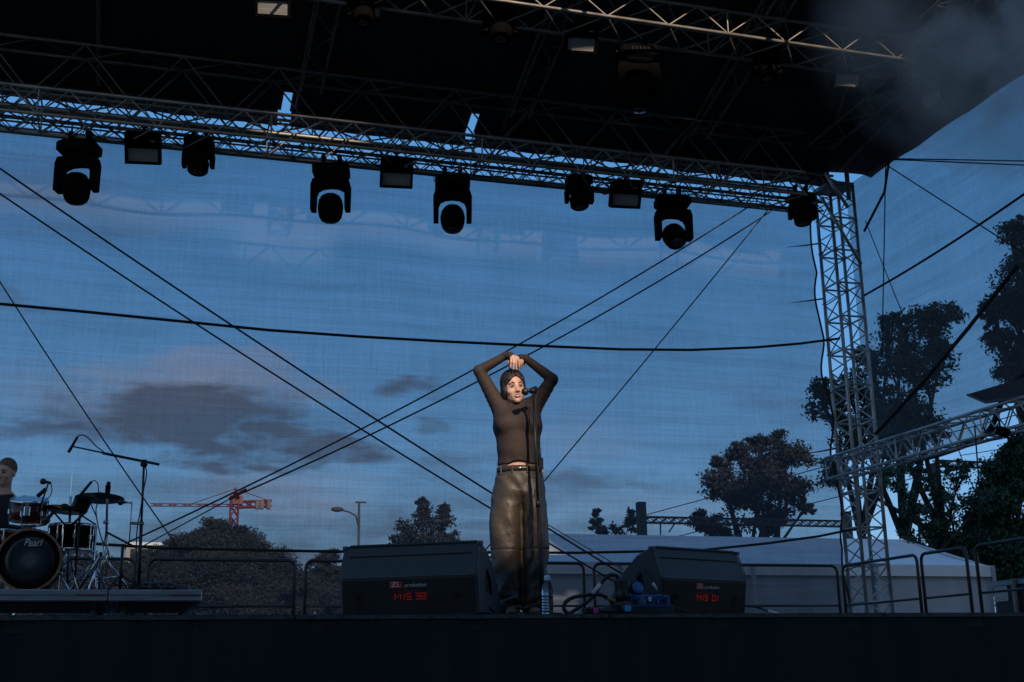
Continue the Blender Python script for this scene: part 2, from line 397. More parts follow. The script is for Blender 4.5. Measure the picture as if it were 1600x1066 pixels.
# T1 carries most of the lamps
T1Y = 15.2
zb = aY(0, 207, 15.9)[2]
truss('lighting_truss', 'grey box truss with most of the lamps under it, just above the blue backdrop', (-4.5, T1Y, zb), (aY(1262, 322, T1Y)[0], T1Y, zb+.02), .62, .36, .72, M['alu'], .025, .012, 'roof trusses')
T0Y = 14.0
z0 = aY(1000, 33, T0Y)[2]
truss('lighting_truss', 'topmost grey lamp truss along the top edge of the photo, nearest the audience', (-3.5, T0Y, z0), (aY(1483, 91, T0Y)[0], T0Y, z0), .62, .36, .95, M['alu'], .025, .012, 'roof trusses')
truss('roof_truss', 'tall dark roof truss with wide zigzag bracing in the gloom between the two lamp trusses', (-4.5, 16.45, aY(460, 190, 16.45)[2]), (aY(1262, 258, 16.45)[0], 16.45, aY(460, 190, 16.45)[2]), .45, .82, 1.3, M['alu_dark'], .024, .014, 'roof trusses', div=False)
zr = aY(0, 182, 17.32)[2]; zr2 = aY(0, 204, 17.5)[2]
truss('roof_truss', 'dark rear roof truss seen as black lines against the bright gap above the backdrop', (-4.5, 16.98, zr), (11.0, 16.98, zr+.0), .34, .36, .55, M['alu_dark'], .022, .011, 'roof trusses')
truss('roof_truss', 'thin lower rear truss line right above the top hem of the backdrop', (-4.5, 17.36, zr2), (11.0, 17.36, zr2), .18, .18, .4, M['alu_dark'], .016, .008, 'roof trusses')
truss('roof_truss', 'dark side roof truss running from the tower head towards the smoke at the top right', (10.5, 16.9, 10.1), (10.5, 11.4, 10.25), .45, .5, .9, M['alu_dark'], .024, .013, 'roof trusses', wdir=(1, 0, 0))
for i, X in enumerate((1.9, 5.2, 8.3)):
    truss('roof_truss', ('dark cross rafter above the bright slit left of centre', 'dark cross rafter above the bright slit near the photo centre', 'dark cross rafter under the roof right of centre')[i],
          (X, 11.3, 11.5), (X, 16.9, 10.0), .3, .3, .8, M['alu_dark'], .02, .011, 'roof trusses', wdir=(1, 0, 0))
# tower
TX, TY, TW = 11.02, 17.15, .46
tz1 = 9.55
tw = empty('truss_tower', (TX, TY, DZ), 'upright steel lattice tower at the right end of the backdrop, from deck to roof', 'tower')
cs = [(TX, TY), (TX+TW, TY), (TX+TW, TY+TW), (TX, TY+TW)]
for (x, y) in cs: MB().tube([(x, y, DZ-.1), (x, y, tz1)], .030, 10).build('chord', M['steel'], tw, True)
nb = 13; hz = (tz1-DZ)/nb
for k in range(4):
    a = cs[k]; b = cs[(k+1) % 4]; m = MB()
    for i in range(nb):
        z0_ = DZ+i*hz
        m.tube([(a[0], a[1], z0_), (b[0], b[1], z0_)], .017, 6, False)
        m.tube([(a[0], a[1], z0_), (b[0], b[1], z0_+hz/2)], .012, 6, False); m.tube([(b[0], b[1], z0_+hz/2), (a[0], a[1], z0_+hz)], .012, 6, False)
    m.build('bracing', M['steel'], tw, True)
m = MB(); m.tube([(TX+.1, TY-.35, 9.0), (TX-.35, TY-.45, 9.55)], .03, 8); m.tube([(TX-.30, TY-.2, 9.2), (TX+.42, TY-.1, 8.1)], .028, 8)
m.build('corner_brace', M['steel'], tw, True)
m = MB(); m.box((TX+.23, TY+.23, tz1+.04), (.5, .5, .07)); m.tube([(TX-.1, TY-.2, tz1), (TX+.6, TY+.3, tz1+.1)], .03); m.tube([(TX+.2, TY-.25, tz1-.35), (TX+.2, TY-.25, tz1+.2)], .04)
m.build('head_block', M['alu_dark'], tw)
m = MB(); m.box((TX+.23, TY+.23, DZ+.02), (.85, .85, .04)); m.build('base_plate', M['steel'], tw)
# side arm truss
truss('side_truss', 'flat grey lattice truss reaching from the tower to the right edge of the photo', (10.62, 17.35, 4.45), (10.62, 10.5, 4.45), .30, .34, .5, M['steel'], .024, .011, None, wdir=(1, 0, 0))

# ------------------------------------------------------------------ roof skin
def smooth01(x): x = max(0, min(1, x)); return x*x*(3-2*x)
def roof_z(X, Y): return 9.98+.02*sin(X*3.1)*sin(Y*2)+smooth01((12.15-X)/1.6)*min((17.55-Y)*.33, 2.15)+.03*smooth01((X-11)/1.0)
rf = empty('stage_roof', (4, 12, 9.9), 'black tarpaulin stage roof filling the top of the photo', 'roof')
ys = np.linspace(17.55, 11.0, 34); rx = np.concatenate([np.linspace(-6, 11, 260), np.linspace(11.1, 12.15, 8)])
v = []; f = []
for j, Y in enumerate(ys):
    for i, X in enumerate(rx):
        z = roof_z(X, Y)
        if i == len(rx)-1: z += -.04+.035*abs(sin((17.55-Y)*2.2))
        v.append((X, Y, z))
slits = [(aY(447, 170, 17.3)[0], .12), (aY(741, 200, 17.3)[0], .14)]
W = len(rx)
for j in range(len(ys)-1):
    for i in range(W-1):
        if j < 2 and any(abs((rx[i]+rx[i+1])/2-sx) < sw/2 for sx, sw in slits): continue
        f.append((j*W+i, j*W+i+1, (j+1)*W+i+1, (j+1)*W+i))
mm = MB(); mm.add(v, f); o = mm.build('tarpaulin', M['tarp'], rf, True)
md = o.modifiers.new('s', 'SOLIDIFY'); md.thickness = .02; md.offset = 1
# rear valance: hangs from the rear edge, scalloped hem, slit where panels meet
m = MB(); nX = 340; v = []; f = []; ok = []
for i in range(nX+1):
    X = -6+17.3*i/nX; px_drop = .06+.05*abs(sin(X*2.4)) if X > 8 else .05
    v += [(X, 17.56, 10.02), (X, 17.57+.01*sin(X*9), aY(0, 146, 17.57)[2]-px_drop*.6)]
    ok.append(not any(abs(X-sx) < sw/2 for sx, sw in slits))
    if i and ok[-1] and ok[-2]: f.append((2*i-2, 2*i, 2*i+1, 2*i-1))
m.add(v, f); o = m.build('valance', M['tarp'], rf, True); md = o.modifiers.new('s', 'SOLIDIFY'); md.thickness = .006
for X in (-1, 1.9, 5.2, 8.3, 11.4):
    MB().tube([(X, 11.1, roof_z(X, 11.1)-.06), (X, 12.5, roof_z(X, 12.5)-.06), (X, 15, roof_z(X, 15)-.06), (X, 17.4, roof_z(X, 17.4)-.06)], .03, 6).build('roof_beam', M['alu_dark'], rf)

# ------------------------------------------------------------------ gauze backdrop and side
bd = empty('backdrop_screen', (3, 17.62, DZ), 'huge see-through dark gauze screen across the back of the stage', 'screen')
v = []; f = []; nx, nz_ = 150, 70
for j in range(nz_+1):
    for i in range(nx+1):
        s_ = i/nx; t = j/nz_
        zt = 9.30-.03*sin(s_*40)**2; zl = DZ-.9
        z = zl+(zt-zl)*t
        xr = 10.93-.08*abs(sin(t*pi*7))*(.5+.5*sin(t*31)) + .10*(1-t)
        X = -6.2+(xr+6.2)*s_
        e = smooth01((X-8.6)/2.4)
        y = 17.62+.05*sin(X*1.1+t*2)+.03*sin(X*2.7-t*5)+e*.05*sin(t*38+X*2.0)+.04*sin(t*9)
        v.append((X, y, z))
for j in range(nz_):
    for i in range(nx): a = j*(nx+1)+i; f.append((a, a+1, a+nx+2, a+nx+1))
m = MB(); m.add(v, f); m.build('gauze', M['gauze'], bd, True)
m = MB()
for i in range(0, nx+1, 2):
    p = v[nz_*(nx+1)+i]; m.tube([(p[0], p[1]-.01, p[2]-.03), (p[0]+.03, 17.5, p[2]+.16)], .005, 4)
m.build('tie_cord', M['rope'], bd)
# laced dark hem at the tower side
he = [v[j*(nx+1)+nx] for j in range(nz_+1)]
MB().tube([(p[0], p[1]-.01, p[2]) for p in he], .016, 6).build('edge_hem', M['strap'], bd)
for z in (3.0, 3.9, 5.05, 5.95, 6.6, 7.5, 8.4, 9.0):
    a = (10.95, 17.58, z); MB().tube([a, (TX+.02, TY+.1, z+.06)], .008, 5).build('lacing', M['rope'], bd)
# ties that pull creases into the gauze near the edge
for i, z in enumerate((4.95, 7.55, 8.55)):
    MB().tube([(10.95, 17.55, z+.05), (10.7, 17.56, z), (10.35, 17.57, z-.06)], [.016, .012, .004], 5).build('crease_tie', M['strap'], bd)

ss = empty('side_screen', (12.0, 14, 4.8), 'blue-grey gauze side wall hanging under the roof on the right', 'screen')
v = []; f = []; nx, nz_ = 80, 50
for j in range(nz_+1):
    for i in range(nx+1):
        s_ = i/nx; t = j/nz_; Y = 18.15-10.0*s_
        zb_ = 5.05-.34*sin(min(1, s_/.36)*pi) + .5*smooth01((s_-.3)/.12)
        zt = 10.0; z = zb_+(zt-zb_)*t
        X = 12.0+min(1, s_*4)*(.05*sin(Y*2.1+t*3)+.05*sin(t*6+Y)-.05*(1-t)*sin(Y*4))
        v.append((X, Y, z))
for j in range(nz_):
    for i in range(nx): a = j*(nx+1)+i; f.append((a, a+1, a+nx+2, a+nx+1))
m = MB(); m.add(v, f); m.build('gauze', M['gauze_side'], ss, True)
MB().tube([(v[i][0], v[i][1], v[i][2]) for i in range(nx+1)], .045, 6).build('bottom_hem', M['strap'], ss)

# ------------------------------------------------------------------ ropes
def rope(label, pts, r, name='guy_rope', m=None, n=2):
    mb = MB(); mb.tube(pts, r, 6); return top(mb, name, m or M['rope'], label, 'rope', 'guy ropes across the stage back')
P = lambda x, y, Y=16.9: aY(x, y, Y)
rope('upper of two parallel ropes slanting down from the left edge to the white-looking tent', catenary(P(-60, 222), P(985, 905, 16.85), .10), .014)
rope('lower of two parallel ropes slanting down from the left edge, passing behind the singer', catenary(P(-60, 262), P(965, 912, 16.8), .12), .013)
rope('steep rope at far left dropping from the left edge behind the drum kit', catenary(P(-30, 393, 16.95), P(285, 865, 16.9), .06), .010)
rope('upper rope of the pair running from the tower head down to the drum kit', catenary(P(1178, 318, 17.0), P(195, 850, 17.0), .22), .013)
rope('lower rope of the pair from the tower head, ending in the red ratchet', catenary(P(1205, 330, 16.75), P(375, 772, 16.75), .22), .013)
rope('thin brown tail strap below the red ratchet, running down to the drums', [P(366, 776, 16.75), P(215, 858, 16.75)], .009)
rope('thin rope from the lamp truss end, passing down behind the singer to the left speaker', catenary(P(1200, 328, 17.1), P(745, 875, 17.1), .05), .010)
rope('black slack cable crossing the whole backdrop at the height of the raised hands', [P(x, y, 17.4) for x, y in ((-60, 470), (0, 475), (140, 488), (280, 502), (420, 516), (560, 526), (700, 534), (850, 541), (970, 546), (1080, 547), (1180, 543), (1250, 537), (1312, 529))], .022)
rope('low black cable sagging along the backdrop just above the railing', [P(x, y, 17.4) for x, y in ((150, 850), (260, 857), (520, 862), (720, 863), (900, 864), (1095, 860), (1200, 849), (1280, 838), (1338, 826))], .022)
rc = empty('ratchet', P(370, 773, 16.72), 'red metal ratchet tensioner on the rope left of centre', 'ratchet')
p0 = P(385, 765, 16.72); p1 = P(358, 780, 16.72)
MB().tube([p0, p1], .026, 6).build('body', M['orange'], rc)
MB().tube([P(366, 768, 16.7), P(372, 780, 16.7)], .03, 8).build('handle', M['orange'], rc)
rope('faint orange strap running down to the right speaker', [P(822, 800, 16.6), P(975, 890, 16.6)], .007, m=M['orange'])
Q = lambda x, y, X=11.75: aX(x, y, X)
rope('upper of two level lines near the top of the side screen', [Q(1385, 248), Q(1620, 252)], .012)
rope('lower of two level lines near the top of the side screen', [Q(1385, 249), Q(1620, 259)], .012)
rope('thick rope rising across the side screen to the right edge of the photo', catenary(Q(1350, 462, 11.5), Q(1625, 286, 11.5), .05), .018)
rope('thin line slanting down right across the side screen', [Q(1385, 258), Q(1625, 412)], .010)
rope('broad dark strap rising from the tower above the side truss', [Q(1368, 678, 11.3), Q(1440, 600, 11.3), Q(1512, 514, 11.5), Q(1590, 415, 11.6)], .030, m=M['strap'])
rope('upright thin line beside the tower on the side screen', [Q(1384, 250, 11.9), Q(1378, 560, 11.9)], .010)
rope('slack thin line right of the tower reaching the tree tops', [Q(1352, 345, 11.85), Q(1382, 420, 11.85), Q(1412, 495, 11.85)], .008)
rope('bowed pipe-like rope beside the tower head on the side screen', [Q(1390, 245, 11.8), Q(1382, 300, 11.7), Q(1350, 362, 11.55)], .022)
rope('vertical cable hanging from the side truss near the right edge', [aX(1523, 665, 10.6), aX(1530, 760, 10.6), aX(1530, 850, 10.6)], .010)
rope('slanting thin cable hanging from the side truss in front of the trees', [aX(1493, 690, 10.7), aX(1515, 750, 10.7), aX(1540, 800, 10.7)], .007)

# ------------------------------------------------------------------ railing panels
def railing(A, B, label, z1, legs=True):
    A = np.array(A, float); B = np.array(B, float); t = (B-A)/np.linalg.norm(B-A)
    root = empty('railing_panel', (A[0], A[1], DZ), label, 'railing', 'stage railing panels')
    r = .10; pts = [(A[0], A[1], DZ)]
    for k in range(5):
        a = pi/2*k/4; pts.append(tuple(A[:2]+t[:2]*r*(1-cos(a)))+(z1-r+r*sin(a),))
    for k in range(5):
        a = pi/2*k/4; pts.append(tuple(B[:2]-t[:2]*r*(1-sin(a)))+(z1-r+r*cos(a),))
    pts.append((B[0], B[1], DZ))
    MB().tube(pts, .023, 8).build('frame', M['rail'], root, True)
    MB().tube([(A[0], A[1], DZ+.52), (B[0], B[1], DZ+.52)], .017, 8).build('mid_rail', M['rail'], root, True)
    for p in (A+t*.0, B-t*.0):
        MB().box((p[0], p[1], DZ+.03), (.08, .08, .06)).build('socket', M['rail'], root)
RZ = 3.03
rails = [(-4.05, -2.1, 'railing panel at far left behind the drummer'), (-2.0, -.05, 'railing panel behind the drum kit'), (.12, 2.04, 'railing panel between drum riser and left speaker'),
         (2.19, 4.12, 'railing panel mostly hidden behind the left speaker'), (4.24, 6.24, 'railing panel behind the singer'),
         (6.40, 8.40, 'railing panel partly hidden by the right speaker'), (8.5, 10.45, 'railing panel right of the right speaker, ending at the corner')]
for a, b, l in rails: railing((a, 17.0, 0), (b, 17.0, 0), l, RZ)
for a, b, l in ((17.0, 15.05, 'side railing panel in front of the lattice tower'), (14.95, 13.95, 'narrow side railing panel in front of the white tent end'), (13.75, 11.8, 'side railing panel at the right edge of the photo')):
    railing((10.55, a, 0), (10.55, b, 0), l, RZ)

# ------------------------------------------------------------------ lamps on the trusses
LG = 'moving head lamps under the roof'
def moving_head(kind, tilt):
    """hangs below origin; local x across, y depth"""
    S = 1.0 if kind == 'big' else .80
    root = empty('moving_head', (0, 0, 0))
    m = MB(); W = .27*S
    for sx in (-1, 1): m.box((sx*.11*S, 0, .05), (.05, .07, .16)); m.tube([(sx*.11*S, -.05, .11), (sx*.11*S, .05, .11)], .035, 8); m.build('clamp', M['housing'], root); m = MB()
    m = MB(); m.bbox((0, 0, -.10*S), (.50*S, .34*S, .17*S), .035*S); m.bbox((0, 0, -.20*S), (.34*S, .26*S, .06*S), .02); m.build('base', M['housing'], root)
    m = MB()
    for k in range(5): m.box((-.10*S+k*.05*S, -.172*S, -.10*S), (.022*S, .006, .07*S))
    m.build('vent', M['vent'], root)
    m = MB(); m.tube([(.16*S, -.05, .12), (.22*S, -.10, .02), (.23*S, -.08, -.05)], .006, 5); m.build('safety_wire', M['vent'], root)
    m = MB(); m.tube([(-.18*S, .02, .10), (-.27*S, .0, .02), (-.26*S, .0, -.06), (-.20*S, .0, -.10)], .008, 5); m.build('power_lead', M['rubber'], root)
    # yoke: inverted U with an arch
    n = 12; yb = -.22*S; H = .46*S if kind == 'big' else .32*S
    outer = [(-W, yb-H), (-W*1.02, yb-.10*S), (-W*.92, yb-.01)]; inner = [(-W*.74, yb-H), (-W*.72, yb-.22*S), (-W*.62, yb-.155*S)]
    outer += [(-W*.5, yb+.0), (0, yb+.0), (W*.5, yb+.0), (W*.92, yb-.01), (W*1.02, yb-.10*S), (W, yb-H)]
    inner += [(-W*.36, yb-.120*S), (0, yb-.11*S), (W*.36, yb-.120*S), (W*.62, yb-.155*S), (W*.72, yb-.22*S), (W*.74, yb-H)]
    m = MB(); m.strip(outer, inner, .17*S, (0, 0, 0), (1, 0, 0), (0, 0, 1)); m.build('yoke', M['housing'], root)
    m = MB()
    rot = Euler((tilt, 0, 0)).to_matrix(); pc = np.array([0, 0, yb-(.40 if kind == 'big' else .27)*S])
    ax = np.array(rot @ Vector((0, 0, -1)))
    if kind == 'big': prof = [(.0, -.185), (.07, -.18), (.125, -.15), (.160, -.09), (.176, -.01), (.172, .07), (.155, .15), (.125, .20), (.085, .225), (.0, .228)]
    else: prof = [(.0, -.12), (.10, -.115), (.165, -.08), (.185, -.02), (.18, .05), (.175, .13), (.16, .15), (.0, .152)]
    m.lathe([(a*S, b*S) for a, b in prof], pc, ax, 24); hd = m.build('head', M['housing'], root, True)
    m = MB(); e = prof[-1][1]*S; m.lathe([(.08*S, e-.004), (.075*S, e+.008), (.04*S, e+.014), (.0, e+.016)], pc, ax, 20); m.build('lens', M['lens'], hd, True)
    return root
def flood():
    root = empty('flood_panel', (0, 0, 0))
    m = MB(); m.box((0, .0, .03), (.04, .06, .14)); m.tube([(-.05, 0, .08), (.05, 0, .08)], .03, 8); m.build('clamp', M['housing'], root)
    rot = Euler((radians(30), 0, 0)).to_matrix()
    m = MB(); c = np.array([0, 0, -.24])
    def T(p): return c+np.array(rot @ Vector(p))
    for (p, sz) in (((0, .07, 0), (.46, .10, .42)), ((-.215, -.01, 0), (.03, .08, .42)), ((.215, -.01, 0), (.03, .08, .42)), ((0, -.01, .195), (.40, .08, .03)), ((0, -.01, -.195), (.40, .08, .03)), ((0, -.005, .09), (.40, .05, .16))):
        m.box(T(p), sz, rot)
    m.build('housing', M['housing'], root)
    m = MB()
    for k in range(9):
        z = -.165+k*.019
        m.box(T((0, .005, z)), (.395, .012+.004*(k % 2), .0165), rot)
    m.build('reflector', M['reflector'], root)
    m = MB(); m.box(T((.13, -.032, .10)), (.05, .006, .02), rot); m.build('plate', M['reflector'], root)
    return root
protoB = moving_head('big', 0.0); protoS = moving_head('small', radians(-10)); protoF = flood()
def place(proto, px, py, Y, label, group, tilt=None, sc_=1.0, rz=0.0, roll=0.0):
    o = copy_tree(proto); p = aY(px, py, Y); o.location = p; o.rotation_euler = (0, roll, rz); o.scale = (sc_,)*3
    if tilt is not None:
        for ch in o.children:
            if ch.name.startswith('head'):
                pv = Vector((0, 0, -.62)); R = Euler((tilt, 0, 0)).to_matrix().to_4x4()
                ch.matrix_local = Matrix.Translation(pv) @ R @ Matrix.Translation(-pv)
    props(o, label, 'lamp' if 'flood' in proto.name else 'stage lamp', group); return o
YL = 15.78
for (px, py, l, t, sc_) in ((125, 222, 'big black moving head lamp, leftmost under the lamp truss', .25, 1.02), (518, 258, 'big black moving head lamp hanging left of the middle floodlight', .15, 1.0),
                  (707, 277, 'big black moving head lamp nearly above the singer, right of the middle floodlight', -.3, 1.0), (1050, 307, 'big black moving head lamp tipped back, hanging lowest near the tower', -.75, 1.02)):
    place(protoB, px, py, YL, l, LG, t, sc_, rz=radians(-12+(px-800)*.012))
for (px, py, l) in ((312, 216, 'small black moving head lamp right of the leftmost floodlight'), (904, 275, 'small black moving head lamp left of the rightmost low floodlight'), (1251, 303, 'small black moving head lamp next to the top of the lattice tower')):
    place(protoS, px, py, YL, l, LG, None, .98, rz=radians(-10))
FG = 'floodlights with ribbed reflectors'
for (px, py, l) in ((225, 206, 'leftmost square floodlight under the lamp truss with ribbed reflector'), (620, 246, 'square floodlight at mid truss between two big moving heads'), (977, 280, 'rightmost square floodlight under the lower lamp truss')):
    place(protoF, px, py, 15.75, l, FG, rz=radians(-8))
for (px, py, l, ro) in ((428, -24, 'floodlight cut by the top edge of the photo, left of centre', 0), (908, 36, 'bright ribbed floodlight on the topmost truss right of centre', 0), (1322, 94, 'floodlight near the right end of the topmost truss', 0), (1440, 128, 'pale floodlight tilted sideways in the smoke at upper right', -.5)):
    place(protoF, px, py, 14.6, l, FG, rz=radians(-8), roll=ro)
for (px, py, l, p_, s_) in ((568, -16, 'black moving head lamp at the top edge left of centre, on the topmost truss', protoS, 1.0), (781, 4, 'black moving head lamp at the top edge above the singer, on the topmost truss', protoS, 1.15),
                        (995, 76, 'large dark moving head lamp hanging in the gloom under the topmost truss', protoB, 1.15), (1195, 75, 'dark moving head lamp lost in the gloom right of centre on the topmost truss', protoS, 1.0)):
    place(p_, px, py, 14.6, l, LG, None, s_, rz=radians(-8))
for o in (protoB, protoS, protoF):
    for ch in list(o.children):
        for g2 in list(ch.children): bpy.data.objects.remove(g2)
        bpy.data.objects.remove(ch)
    bpy.data.objects.remove(o)
# small spotlight under side truss
sp_ = empty('spotlight', aX(1567, 668, 10.6), 'small square spotlight dangling under the side truss', 'lamp')
b = aX(1567, 675, 10.6); MB().bbox((b[0], b[1], b[2]), (.10, .22, .13), .02, Euler((.4, .3, 0)).to_matrix()).build('housing', M['housing'], sp_)
MB().tube([aX(1560, 655, 10.6), aX(1563, 668, 10.6)], .012).build('bracket', M['housing'], sp_)
mb = MB(); mb.tube([aX(x, y, 10.6) for x, y in ((1536, 668), (1543, 678), (1552, 674), (1560, 662))], .012, 5); top(mb, 'cable', M['rubber'], 'short looped cable at the small spotlight under the side truss', 'cable')
# loose cables tied under the lamp truss
def tcable(pts, label, r=.009):
    mb = MB(); mb.tube(spline([aY(x, y, YL) for x, y in pts], 6), r, 5); top(mb, 'cable', M['rubber'], label, 'cable', 'cables looped along the lamp truss')
tcable([(150, 214), (180, 222), (210, 216)], 'thin cable sagging between leftmost moving head and floodlight')
tcable([(265, 220), (285, 228), (300, 214), (330, 222)], 'cable bunch between leftmost floodlight and small moving head')
tcable([(560, 240), (600, 262), (650, 250), (690, 258), (740, 274), (790, 276)], 'long loose cable sagging along the truss above the singer')
tcable([(925, 290), (945, 304), (952, 292), (940, 286), (930, 296), (955, 300)], 'coiled cable loop left of the rightmost low floodlight')
tcable([(1000, 296), (1020, 300), (1060, 292), (1110, 310), (1190, 316), (1235, 330)], 'cable running along the truss end towards the tower')
# canopy piece, far right
aw = empty('awning', aX(1560, 605, 11.5), 'dark flat canopy roof jutting in above the side truss at the right edge', 'awning')
m = MB(); a = [aX(1512, 616, 11.3), aX(1600, 590, 11.3), aX(1660, 575, 11.3), aX(1660, 612, 11.3), aX(1600, 622, 11.3), aX(1540, 628, 11.3)]
m.add([tuple(p) for p in a]+[(p[0]+.5, p[1], p[2]+.04) for p in a], [(5, 4, 3, 2, 1, 0), (6, 7, 8, 9, 10, 11)]+[(i, (i+1) % 6, (i+1) % 6+6, i+6) for i in range(6)]); m.build('canopy', M['awning'], aw)
MB().tube([aX(1512, 617, 11.25), aX(1540, 629, 11.25), aX(1660, 610, 11.25)], .02).build('edge', M['alu_dark'], aw)

# ------------------------------------------------------------------ marquee
TYm = 27.0
mq = empty('marquee', (14, 30, 0), 'long white marquee tent behind the right half of the stage', 'tent')
zr_ = aY(1100, 838, TYm+3)[2]; ze = aY(1545, 885, TYm)[2]; xl = aY(845, 900, TYm)[0]-1.5; xr = aY(1547, 885, TYm)[0]
xa = aY(850, 840, TYm+3)[0]; xb = aY(1412, 842, TYm+3)[0]
m = MB(); v = []; nX = 30
def lerp(a, b, t): return a+(b-a)*t
rows = []
for j in range(6):
    t = j/5; row = []
    for i in range(nX+1):
        u = i/nX; X = lerp(lerp(xl, xr, u), lerp(xa, xb, u), t); z = lerp(ze, zr_, t)-.10*sin(t*pi); row.append((X, TYm+3*t, z))
    rows.append(row)
for r_ in rows: v += r_
f = [(j*(nX+1)+i, j*(nX+1)+i+1, (j+1)*(nX+1)+i+1, (j+1)*(nX+1)+i) for j in range(5) for i in range(nX)]
b0 = len(v); v += [(xr, TYm+6, ze), (xl, TYm+6, ze)]
f += [(nX, b0, 5*(nX+1)+nX), (0, 5*(nX+1), b0+1), (5*(nX+1)+nX, b0, b0+1, 5*(nX+1))]
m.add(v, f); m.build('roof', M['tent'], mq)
m = MB(); v = []; f = []; n = 200
for i in range(n+1):
    X = lerp(xl, xr, i/n); y = TYm+.05*sin(X*5)+.04*sin(X*11); v += [(X, y, 0), (X, TYm+.02, ze-.02)]
    if i: f.append((2*i-2, 2*i, 2*i+1, 2*i-1))
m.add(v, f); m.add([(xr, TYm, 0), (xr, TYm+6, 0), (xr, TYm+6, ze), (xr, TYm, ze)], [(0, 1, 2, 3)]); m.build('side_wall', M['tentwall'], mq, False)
MB().box(((xl+xr)/2, TYm-.06, ze-.13), (xr-xl+.1, .05, .28)).build('valance', M['tent'], mq)
for k in range(5):
    X = lerp(xl, xr, k/4); MB().tube([(X, TYm-.1, 0), (X, TYm-.1, ze)], .05).build('pole', M['tentwall'], mq)

# ------------------------------------------------------------------ trees
def leaf_mesh(name, pts, size, m, parent):
    n = len(pts); a = rng.normal(size=(n, 3)); a /= np.linalg.norm(a, axis=1, keepdims=True)
    b = rng.normal(size=(n, 3)); b -= a*(a*b).sum(1, keepdims=True); b /= np.linalg.norm(b, axis=1, keepdims=True)
    s_ = size*rng.uniform(.5, 1.25, (n, 1)); off = np.array(woff(parent)); P_ = pts-off
    V = np.stack([P_-a*s_, P_+b*s_*.55, P_+a*s_, P_-b*s_*.55], 1).reshape(-1, 3)
    me = bpy.data.meshes.new(name); me.vertices.add(4*n); me.vertices.foreach_set('co', V.astype(np.float32).ravel())
    me.loops.add(4*n); me.loops.foreach_set('vertex_index', np.arange(4*n, dtype=np.int32))
    me.polygons.add(n); me.polygons.foreach_set('loop_start', np.arange(0, 4*n, 4, dtype=np.int32)); me.polygons.foreach_set('loop_total', np.full(n, 4, np.int32))
    me.materials.append(m); me.update(calc_edges=True); me.validate(); o = bpy.data.objects.new(name, me); col.objects.link(o); o.parent = parent; return o
def tree(label, blobs, Y, base, mleaf, dens=1.0, leaf=.16, trunk_r=.18, stems=1, sub=16, name='tree', spread=.0):
    leaf *= .50; sub = int(sub*1.5)
    """blobs: crown clumps (direction in px, radius in px) at distance Y; base px = trunk foot"""
    bp = aY(base[0], base[1], Y); root = empty(name, (bp[0], bp[1], 0), label, 'tree', 'trees behind the stage')
    cl = []
    for (x, y, r) in blobs:
        c = aY(x, y, Y); R = r*np.linalg.norm(c-CAM)/F_PX/1.03; cl.append((c+np.array([0, rng.uniform(-.5, .5)*R, 0]), R))
    pts = []
    for c, R in cl:
        for k in range(sub):
            d = rng.normal(size=3); d /= np.linalg.norm(d); q = c+d*R*rng.uniform(.15, 1.15)**.6*.95*np.array([1, 1, .95]); rr = R*rng.uniform(.12, .46)*(1.15 if k % 3 else .6)
            n = int(dens*70*(rr/leaf/2)**1.6)+14
            e = rng.normal(size=(n, 3)); e /= np.linalg.norm(e, axis=1, keepdims=True); pts.append(q+e*rr*rng.uniform(.1, 1.35, (n, 1))*np.array([1.2, 1, .75]))
    leaf_mesh('crown', np.concatenate(pts), leaf, mleaf, root)
    tm = MB(); b0 = np.array([bp[0], bp[1], 0.0]); cen = sum(c for c, R in cl)/len(cl)
    zlo = min(c[2]-R for c, R in cl); fork = b0+(cen-b0)*.0; fork[2] = max(.5, zlo*.55+cen[2]*.15)
    for s_ in range(stems):
        o_ = np.array([(s_-(stems-1)/2)*spread, rng.uniform(-.3, .3) if stems > 1 else 0, 0]); fk = fork+o_*1.6
        tm.tube([b0+o_, (b0+o_+fk)/2+rng.normal(size=3)*.08*np.array([1, 1, 0]), fk], [trunk_r, trunk_r*.85, trunk_r*.7], 8)
    for i, (c, R) in enumerate(cl):
        o_ = np.array([((i % stems)-(stems-1)/2)*spread*1.6, 0, 0]); s0 = fork+o_
        mid = s0*.45+c*.55+rng.normal(size=3)*R*.15; mid[2] -= .1*R
        tm.tube([s0, mid, c], [trunk_r*.55, trunk_r*.3, trunk_r*.12], 6)
        for k in range(5):
            d = rng.normal(size=3); d /= np.linalg.norm(d); d[2] = abs(d[2])*.8
            tm.tube([mid*.4+c*.6, c+d*R*.5, c+d*R*.95], [trunk_r*.16, trunk_r*.09, trunk_r*.03], 4)
    tm.build('trunk', M['bark'], root, True); return root
tree('round broad tree on the horizon behind the backdrop, between singer and tower', [(1180, 735, 42), (1225, 722, 36), (1135, 765, 34), (1170, 785, 46), (1232, 775, 30), (1098, 812, 20), (1215, 698, 22), (1150, 708, 18), (1262, 792, 12), (1185, 695, 16), (1125, 728, 16), (1120, 825, 24), (1205, 815, 22)], 45, (1190, 900), M['leaf_b'], .62, .16, .22, 2, 18, spread=.8)
tree('small bush cluster on the horizon left of the concrete post', [(932, 820, 14), (931, 802, 7), (962, 824, 13), (988, 818, 16), (986, 800, 8), (946, 828, 12)], 45, (962, 900), M['leaf_a'], 1.0, .11, .08, 1, 10, 'bush')
